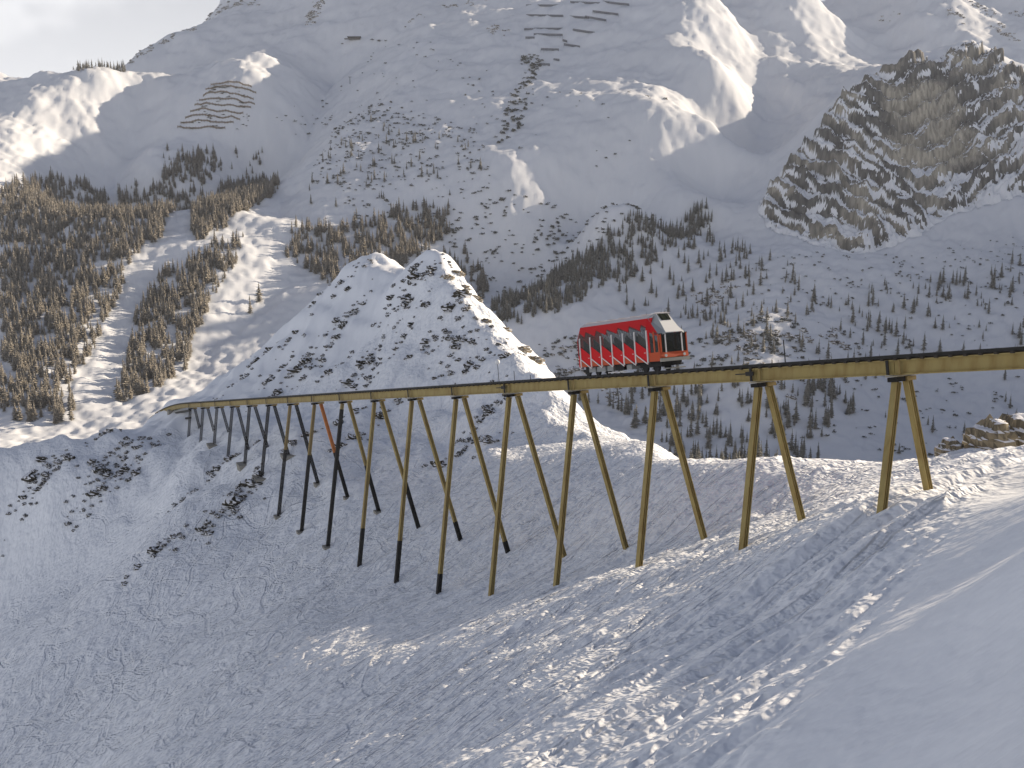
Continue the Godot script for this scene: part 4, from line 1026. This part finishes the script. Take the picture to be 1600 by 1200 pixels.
# ---------------------------------------------------------------- trees, scrub, rocks, fences and the hut
func build_slopes() -> void:
	var leafy := tinted("frosted needles", 0.9)
	leafy.backlight_enabled = true
	leafy.backlight = Color(0.25, 0.25, 0.25)
	var gold: Array = []
	var grey: Array = []
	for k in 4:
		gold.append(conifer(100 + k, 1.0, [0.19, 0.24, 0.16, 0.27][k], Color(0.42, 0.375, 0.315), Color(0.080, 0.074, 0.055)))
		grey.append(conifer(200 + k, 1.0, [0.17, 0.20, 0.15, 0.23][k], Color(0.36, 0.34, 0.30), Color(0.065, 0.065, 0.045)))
	var groves := [
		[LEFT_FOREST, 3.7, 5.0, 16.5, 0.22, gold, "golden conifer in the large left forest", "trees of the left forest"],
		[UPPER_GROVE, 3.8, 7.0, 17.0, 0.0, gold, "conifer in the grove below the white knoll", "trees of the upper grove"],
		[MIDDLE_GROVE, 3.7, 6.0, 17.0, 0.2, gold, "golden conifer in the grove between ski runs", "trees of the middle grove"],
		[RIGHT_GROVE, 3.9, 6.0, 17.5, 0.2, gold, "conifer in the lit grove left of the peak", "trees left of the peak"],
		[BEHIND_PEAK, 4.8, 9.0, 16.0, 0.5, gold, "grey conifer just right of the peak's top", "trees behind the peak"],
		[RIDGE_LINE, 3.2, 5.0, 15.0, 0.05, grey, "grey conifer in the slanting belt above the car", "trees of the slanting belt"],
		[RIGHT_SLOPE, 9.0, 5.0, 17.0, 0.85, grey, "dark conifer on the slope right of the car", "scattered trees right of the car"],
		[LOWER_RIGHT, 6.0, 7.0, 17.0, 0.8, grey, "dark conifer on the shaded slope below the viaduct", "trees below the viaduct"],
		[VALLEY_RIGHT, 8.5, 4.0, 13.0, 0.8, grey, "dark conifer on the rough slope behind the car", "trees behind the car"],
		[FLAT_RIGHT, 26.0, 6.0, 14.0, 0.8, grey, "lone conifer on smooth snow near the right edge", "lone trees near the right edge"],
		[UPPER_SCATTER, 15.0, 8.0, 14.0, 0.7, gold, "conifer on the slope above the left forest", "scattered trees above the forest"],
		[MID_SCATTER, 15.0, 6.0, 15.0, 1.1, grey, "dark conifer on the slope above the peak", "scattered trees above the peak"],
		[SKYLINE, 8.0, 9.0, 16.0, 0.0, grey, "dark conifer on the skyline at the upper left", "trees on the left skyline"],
	]
	var all := []
	for k in groves.size():
		var g: Array = groves[k]
		for t in spread(g[0], g[1], far_height, g[2], g[3], g[4]):
			var p: Vector3 = t.origin
			all.append([p.length() / t.basis.y.length(), k, t, seen(p + Vector3(0, t.basis.y.length(), 0))])
	all.sort_custom(func(a, b): return a[0] < b[0])
	var singles := 0
	var models := {}
	var rest := []
	var named := []
	for g in groves:
		rest.append([])
		named.append([])
	for a in all:
		var g: Array = groves[a[1]]
		if not a[3] or singles >= 296:
			rest[a[1]].append(a[2])
			continue
		var v := singles % 4
		var key := "%s%d" % ["g" if g[5] == gold else "d", v]
		var t: MeshInstance3D
		if models.has(key):
			t = models[key].duplicate()
			t.name = numbered("conifer")
			add_child(t)
		else:
			t = put("conifer", g[5][v], leafy)
			models[key] = t
		t.transform = a[2]
		named[a[1]].append(t)
		singles += 1
	for k in groves.size():
		if named[k].is_empty():
			continue
		var g: Array = groves[k]
		var spots := PackedVector2Array()
		for t in named[k]:
			spots.append(Vector2(t.position.x, t.position.z))
		var r := bounds(spots).grow(0.1)
		for t in named[k]:
			tag(t, tree_words(t.transform, g, r), "tree", g[7])
	for k in groves.size():
		scatter("conifer_forest", groves[k][5], rest[k], leafy, "", "", "")
	for k in 2:
		var p := TWO_TREES[k]
		var t := base("tall_conifer", Vector3(p.x, far_height(p.x, p.y), p.y))
		t.rotation.y = k * 2.0
		t.scale = Vector3.ONE * [17.0, 18.5][k]
		put("crown", gold[k * 3], leafy, t)
		tag(t, ["lower left of the two conifers standing alone on the ski run", "upper right, taller of the two conifers alone on the ski run"][k], "tree", "pair of trees on the ski run")
	# dwarf pine and brush
	var bushes: Array = []
	for k in 4:
		bushes.append(shrub(300 + k))
	var brush := tinted("dwarf pine", 0.95)
	for s in [[SCRUB_MID, 6.0, 2.0, 5.5, 1.2], [SCRUB_BAND, 4.8, 3.0, 8.0, 0.7], [SCRUB_LOW, 5.6, 2.5, 6.5, 1.0], [SCRUB_LEFT, 10.0, 3.0, 8.0, 0.9], [SCRUB_VALLEY, 4.0, 2.0, 6.0, 0.9], [SCRUB_WIDE, 22.0, 2.0, 6.0, 1.0], [SCRUB_RIGHT, 8.0, 1.2, 4.5, 1.1]]:
		scatter("dwarf_pine_scrub", bushes, spread(s[0], s[1], far_height, s[2], s[3], s[4]), brush, "", "", "")
	var straw := tinted("brown brush", 0.95)
	straw.albedo_color = Color(1.0, 0.88, 0.66)
	scatter("brown_scrub", [shrub(310), shrub(311)], spread(SCRUB_BROWN, 5.0, far_height, 2.5, 7.0, 0.8, 0.7), brush, "", "", "")
	# rocks on the peak's flank: the larger ones singly, their rubble together
	var rock := tinted("flank rock", 0.95)
	var crags: Array = []
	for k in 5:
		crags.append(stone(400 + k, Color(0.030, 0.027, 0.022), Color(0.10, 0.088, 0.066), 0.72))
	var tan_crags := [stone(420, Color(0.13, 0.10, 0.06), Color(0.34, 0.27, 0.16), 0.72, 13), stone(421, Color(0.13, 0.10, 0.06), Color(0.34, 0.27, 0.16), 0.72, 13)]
	var pebbles := []
	var first: Array = []
	var lie := Vector2(0.62, -0.78)                                  # the way the beds crop out across the flank
	for c in ROCKS:
		var count := 2 if c.z < 2.0 else 5
		for i in count:
			var p := Vector2(c.x, c.y) + lie * rng.randfn() * 1.7 * sqrt(c.z) + lie.orthogonal() * rng.randfn() * 0.5
			var size := rng.randf_range(0.7, 1.4) * (1.5 if c.z > 1.0 and i < 2 else 1.0)
			var at := Transform3D(Basis(Vector3.UP, rng.randf() * TAU).scaled(Vector3(1.15, 1.15, 1.0) * size), Vector3(p.x, near_height(p.x, p.y) + 0.05 * size, p.y))
			if i < 2:
				var k := rng.randi() % 5
				var o: MeshInstance3D
				if first.size() < 5:
					o = put("rock_outcrop", crags[first.size()], rock)
					first.append(o)
				else:
					o = first[k].duplicate()
					o.name = numbered("rock_outcrop")
					add_child(o)
				o.transform = at
				var bank := c.x < -36.0 and c.y > -150.0
				tag(o, rock_words(c, bank, i == 0), "rock", "rocks in the left bank" if bank else "rocks on the peak's flank")
			else:
				pebbles.append(at.scaled_local(Vector3.ONE * 0.7))
		for i in int(c.z) * 9:
			var p := Vector2(c.x, c.y) + lie * rng.randfn() * 2.5 + lie.orthogonal() * rng.randfn() * 0.8
			var size := rng.randf_range(0.2, 0.7)
			pebbles.append(Transform3D(Basis(Vector3.UP, rng.randf() * TAU).scaled(Vector3(1.15, 1.2, 1.0) * size), Vector3(p.x, near_height(p.x, p.y) + 0.05 * size, p.y)))
	scatter("rock_rubble", crags, pebbles, rock, "", "", "")
	var k_tan := 0
	for c in TAN_ROCKS:
		for i in 2:
			var p := Vector2(c.x, c.y) + Vector2(rng.randfn(), rng.randfn()) * 0.9
			var o := put("sunlit_rock", tan_crags[(k_tan + i) % 2], rock)
			o.transform = Transform3D(Basis(Vector3.UP, rng.randf() * TAU).scaled(Vector3(1.9, 1.1, 1.4) * (0.7 + 0.4 * c.z)), Vector3(p.x, near_height(p.x, p.y) - 0.1, p.y))
			tag(o, "tan rock breaking through the sunlit right flank of the peak", "rock", "tan rocks on the sunlit flank")
		k_tan += 1
	var blocks := [stone(441, Color(0.14, 0.12, 0.085), Color(0.36, 0.30, 0.20), 0.78, 16, 0.42), stone(442, Color(0.14, 0.12, 0.085), Color(0.36, 0.30, 0.20), 0.78, 16, 0.42)]
	for c in [[32.2, -65.0, 3.6], [34.6, -66.0, 4.4], [29.4, -65.0, 2.0]]:
		var o := put("crest_rock", blocks[0] if c[2] > 4.0 else blocks[1], rock)
		o.transform = Transform3D(Basis(Vector3.UP, c[0]).scaled(Vector3(0.9, 1.35, 0.9) * c[2]), Vector3(c[0], near_height(c[0], c[1]) + 0.22 * c[2], c[1]))
		tag(o, {3.6: "tan craggy rock rising behind the snow crest at the right edge", 4.4: "larger tan rock cut by the right edge behind the crest", 2.0: "small dark tan rock lying low behind the right crest"}[c[2]], "rock", "rocks behind the right crest")
	var big: Array = []
	for k in 3:
		big.append(stone(430 + k, Color(0.075, 0.07, 0.06), Color(0.20, 0.17, 0.125), 0.66))
	var far_stones := []
	for c in FAR_ROCKS:
		for i in int(c.z) * 7:
			var p := Vector2(c.x, c.y) + Vector2(rng.randfn() * 9.0, rng.randfn() * 11.0)
			var size := rng.randf_range(3.0, 9.0) * (0.6 + 0.2 * c.z)
			far_stones.append(stand(p.x, p.y, far_height(p.x, p.y) - 0.1 * size, size, 0.8))
	scatter("mountain_crags", big, far_stones, rock, "", "", "")
	build_works()


func tree_words(at: Transform3D, g: Array, r: Rect2) -> String:
	var tall := at.basis.y.length()
	var size: String = "tall " if tall > lerpf(g[2], g[3], 0.75) else ("short " if tall < lerpf(g[2], g[3], 0.45) else "")
	var u := (at.origin.x - r.position.x) / r.size.x
	var v := (at.origin.z - r.position.y) / r.size.y
	var across := ["left end", "left half", "middle", "right half", "right end"][clampi(int(u * 5.0), 0, 4)] as String
	var up := ["back", "second to back", "middle", "second to front", "front"][clampi(int(v * 5.0), 0, 4)] as String
	return "%s%s, %s row, %s" % [size, g[6], up, across]


func rock_words(c: Vector3, bank: bool, big: bool) -> String:
	var size := "larger" if big else "smaller"
	if bank:
		return "%s dark rock in the snowy bank at the left edge, its %s part" % [size, "upper" if c.y < -158.0 else "lower"]
	var up := "near the twin tops" if c.y < -163.0 else ("at mid height" if c.y < -146.0 else ("just above the rails" if c.y < -132.0 else "below the rails"))
	var across := "left" if c.x < -32.0 else ("middle" if c.x < -16.0 else "right")
	return "%s dark rock on the peak's shaded flank, %s, %s" % [size, up, across]


func build_works() -> void:
	var timber := mat("dark timber", Color(0.045, 0.045, 0.05), 0.9)
	var brown := mat("brown timber", Color(0.20, 0.14, 0.075), 0.9)
	for k in SNOW_FENCES.size() + TERRACE_FENCES.size():
		var low := k - SNOW_FENCES.size()
		var a: Vector2 = SNOW_FENCES[k][0] if low < 0 else TERRACE_FENCES[low][0]
		var b: Vector2 = SNOW_FENCES[k][1] if low < 0 else TERRACE_FENCES[low][1]
		var mid := (a + b) / 2.0
		var f := base("snow_fence", Vector3(mid.x, far_height(mid.x, mid.y), mid.y))
		var rails := begin()
		var posts := begin()
		var n := maxi(2, int(a.distance_to(b) / 4.0))
		var last := Vector3.ZERO
		var lift := far_height(mid.x, mid.y) - far_field.at(mid.x, mid.y)
		for i in n + 1:
			var p := a.lerp(b, i / float(n))
			var q := Vector3(p.x, lerpf(far_field.at(a.x, a.y), far_field.at(b.x, b.y), i / float(n)) + lift, p.y) - f.position
			if low >= 0:
				q.y = far_height(p.x, p.y) - f.position.y
			add_bar(posts, q - Vector3(0, 5.0, 0), q + Vector3(0, 3.6, 0.9), 0.25, 0.25)
			add_bar(posts, q + Vector3(0, 0.0, 2.4), q + Vector3(0, 2.6, 0.6), 0.2, 0.2)
			if i > 0:
				for r in (6 if low < 0 else 4):
					add_bar(rails, last + Vector3(0, 0.6 + r * 0.58, 0.25 + r * 0.14), q + Vector3(0, 0.6 + r * 0.58, 0.25 + r * 0.14), 0.1, 0.42, Vector3.BACK)
			last = q
		put("rails", rails.commit(), timber if low < 0 else brown, f).set_meta("kind", "stuff")
		put("posts", posts.commit(), timber if low < 0 else brown, f).set_meta("kind", "stuff")
		var row := ["top row, left", "top row, middle", "top row, far right", "second row, left", "second row, middle", "second row, right end", "third row, right", "longest, in the third row", "short piece left of the longest one", "fourth row, right", "fourth row, left", "tiny piece at the right end of the fourth row", "short piece left of the fourth row", "fifth row, lower right", "just above the dark scrub band", "tiny piece below and right of the others", "lowest of all, touching the scrub band"]
		if low >= 0:
			tag(f, ["topmost", "second highest", "third highest", "fourth highest", "middle", "fourth lowest", "third lowest", "second lowest", "lowest"][low] + " brown timber snow fence in the terraced patch at upper left", "snow fence", "terraced fences at upper left")
			continue
		tag(f, "dark avalanche fence, " + row[k], "snow fence", "avalanche fences on the upper slope")
	var hut := base("mountain_hut", Vector3(HUT.x, far_height(HUT.x, HUT.y), HUT.y))
	tag(hut, "long low dark hut on the snowy ledge high above the peak", "hut")
	var wall := put("wall", box_mesh(Vector3(21, 3.6, 7), Transform3D(Basis(), Vector3(1, 1.6, 0))), mat("hut boards", Color(0.10, 0.085, 0.075), 0.9), hut)
	for i in 6:
		var w := put("window", box_mesh(Vector3(1.3, 1.1, 0.1), Transform3D(Basis(), Vector3(-7.0 + i * 3.2, 2.0, 3.53))), mat("hut window", Color(0.03, 0.035, 0.04), 0.1), wall)
		w.set_meta("part", "window")
	var rf := begin()
	add_box(rf, Vector3(24, 0.5, 5.2), Transform3D(Basis(Vector3.RIGHT, 0.32), Vector3(0.5, 4.2, 2.2)))
	add_box(rf, Vector3(24, 0.5, 5.2), Transform3D(Basis(Vector3.RIGHT, -0.32), Vector3(0.5, 4.2, -2.2)))
	put("roof", rf.commit(), mat("hut roof", Color(0.02, 0.022, 0.028), 0.7), hut)
	put("terrace", box_mesh(Vector3(16, 1.6, 4), Transform3D(Basis(), Vector3(-8, 0.2, 4))), mat("hut terrace", Color(0.11, 0.10, 0.09), 0.9), hut)
	var lp := LIFT_POST
	var post := base("lift_post", Vector3(lp.x, far_height(lp.x, lp.y), lp.y))
	tag(post, "dark T-shaped lift post standing alone on the slope below the hut", "lift post")
	put("mast", along_mesh(Vector3(0, -1, 0), Vector3(0, 11, 0), 0.8), timber, post)
	put("crossarm", box_mesh(Vector3(5.0, 0.7, 0.7), Transform3D(Basis(), Vector3(0, 10.8, 0))), timber, post)
	var dark := tinted("dwarf pine", 0.95)
	for i in FAR_CLUMPS.size():
		var p := FAR_CLUMPS[i]
		var o := put("dark_bush", shrub(350 + i), dark)
		o.transform = stand(p.x, p.y, far_height(p.x, p.y), [10.0, 12.0, 8.0, 8.0][i], 0.6)
		tag(o, ["dark bush first to the right of the mountain hut", "largest dark bush right of the mountain hut", "small dark bush farthest right of the mountain hut", "dark bush just left of the mountain hut"][i], "bush", "bushes beside the hut")


func _ready() -> void:
	rng.seed = 11
	# --- camera, sky, sun, exposure
	var cam := Camera3D.new()
	cam.name = "camera"
	cam.fov = rad_to_deg(2.0 * atan(600.0 / 1550.0))
	cam.rotation.x = -atan(260.0 / 1550.0)
	cam.near = 0.5
	cam.far = 9000.0
	add_child(cam)
	var sky_stuff := ProceduralSkyMaterial.new()
	sky_stuff.sky_top_color = Color(0.053, 0.073, 0.126).linear_to_srgb()
	sky_stuff.sky_horizon_color = Color(0.82, 0.82, 0.825).linear_to_srgb()
	sky_stuff.sky_curve = 0.2
	sky_stuff.sky_energy_multiplier = 1.0
	sky_stuff.ground_bottom_color = Color(0.45, 0.47, 0.52).linear_to_srgb()
	sky_stuff.ground_horizon_color = Color(0.6, 0.62, 0.66).linear_to_srgb()
	sky_stuff.sun_angle_max = 1.0
	sky_stuff.sky_cover = cloud_cover()
	sky_stuff.sky_cover_modulate = Color(1, 1, 1, 1)
	var sky := Sky.new()
	sky.sky_material = sky_stuff
	var env := Environment.new()
	env.background_mode = Environment.BG_SKY
	env.sky = sky
	env.ambient_light_source = Environment.AMBIENT_SOURCE_SKY
	env.tonemap_mode = Environment.TONE_MAPPER_LINEAR
	env.tonemap_exposure = 1.58
	env.sdfgi_enabled = true
	env.ssao_enabled = true
	env.ssil_enabled = true
	env.fog_enabled = true
	env.fog_density = 0.00006
	env.fog_light_color = Color(0.78, 0.80, 0.84)
	var world := WorldEnvironment.new()
	world.name = "world"
	world.environment = env
	add_child(world)
	var sun := DirectionalLight3D.new()
	sun.name = "sun"
	sun.light_energy = 1.6
	sun.light_color = Color(1.0, 0.93, 0.83)
	sun.light_angular_distance = 0.5
	sun.shadow_enabled = true
	var az := deg_to_rad(SUN_AZIMUTH)
	var el := deg_to_rad(SUN_HEIGHT)
	sun.look_at_from_position(Vector3(cos(el) * cos(az), sin(el), -cos(el) * sin(az)), Vector3.ZERO)
	add_child(sun)
	# --- ground
	var clock := Time.get_ticks_msec()
	n_broad.seed = 3
	n_broad.frequency = 0.011
	n_broad.fractal_octaves = 5
	n_fine.seed = 8
	n_fine.frequency = 0.06
	n_fine.fractal_octaves = 3
	n_ridge.seed = 21
	n_ridge.frequency = 0.55
	n_ridge.fractal_octaves = 2
	n_bump.seed = 34
	n_bump.frequency = 0.8
	n_bump.fractal_octaves = 3
	near_field = spline_field(NEAR_POINTS, 100.0, -190.0, -300.0, 210.0, 0.0, 4.0, 6)
	far_field = spline_field(FAR_POINTS, 1000.0, -1700.0, -2750.0, 1900.0, -270.0, 32.0, 5)
	carve(near_field, Array(CREST), 7.0, 10.0, -3.2)
	for c in CREASES:
		carve(far_field, c[0], c[1], c[2], c[3])
	print("fields ", Time.get_ticks_msec() - clock)
	build_ground()
	print("ground ", Time.get_ticks_msec() - clock)
	build_viaduct()
	build_car()
	print("viaduct ", Time.get_ticks_msec() - clock)
	build_slopes()
	print("slopes ", Time.get_ticks_msec() - clock)
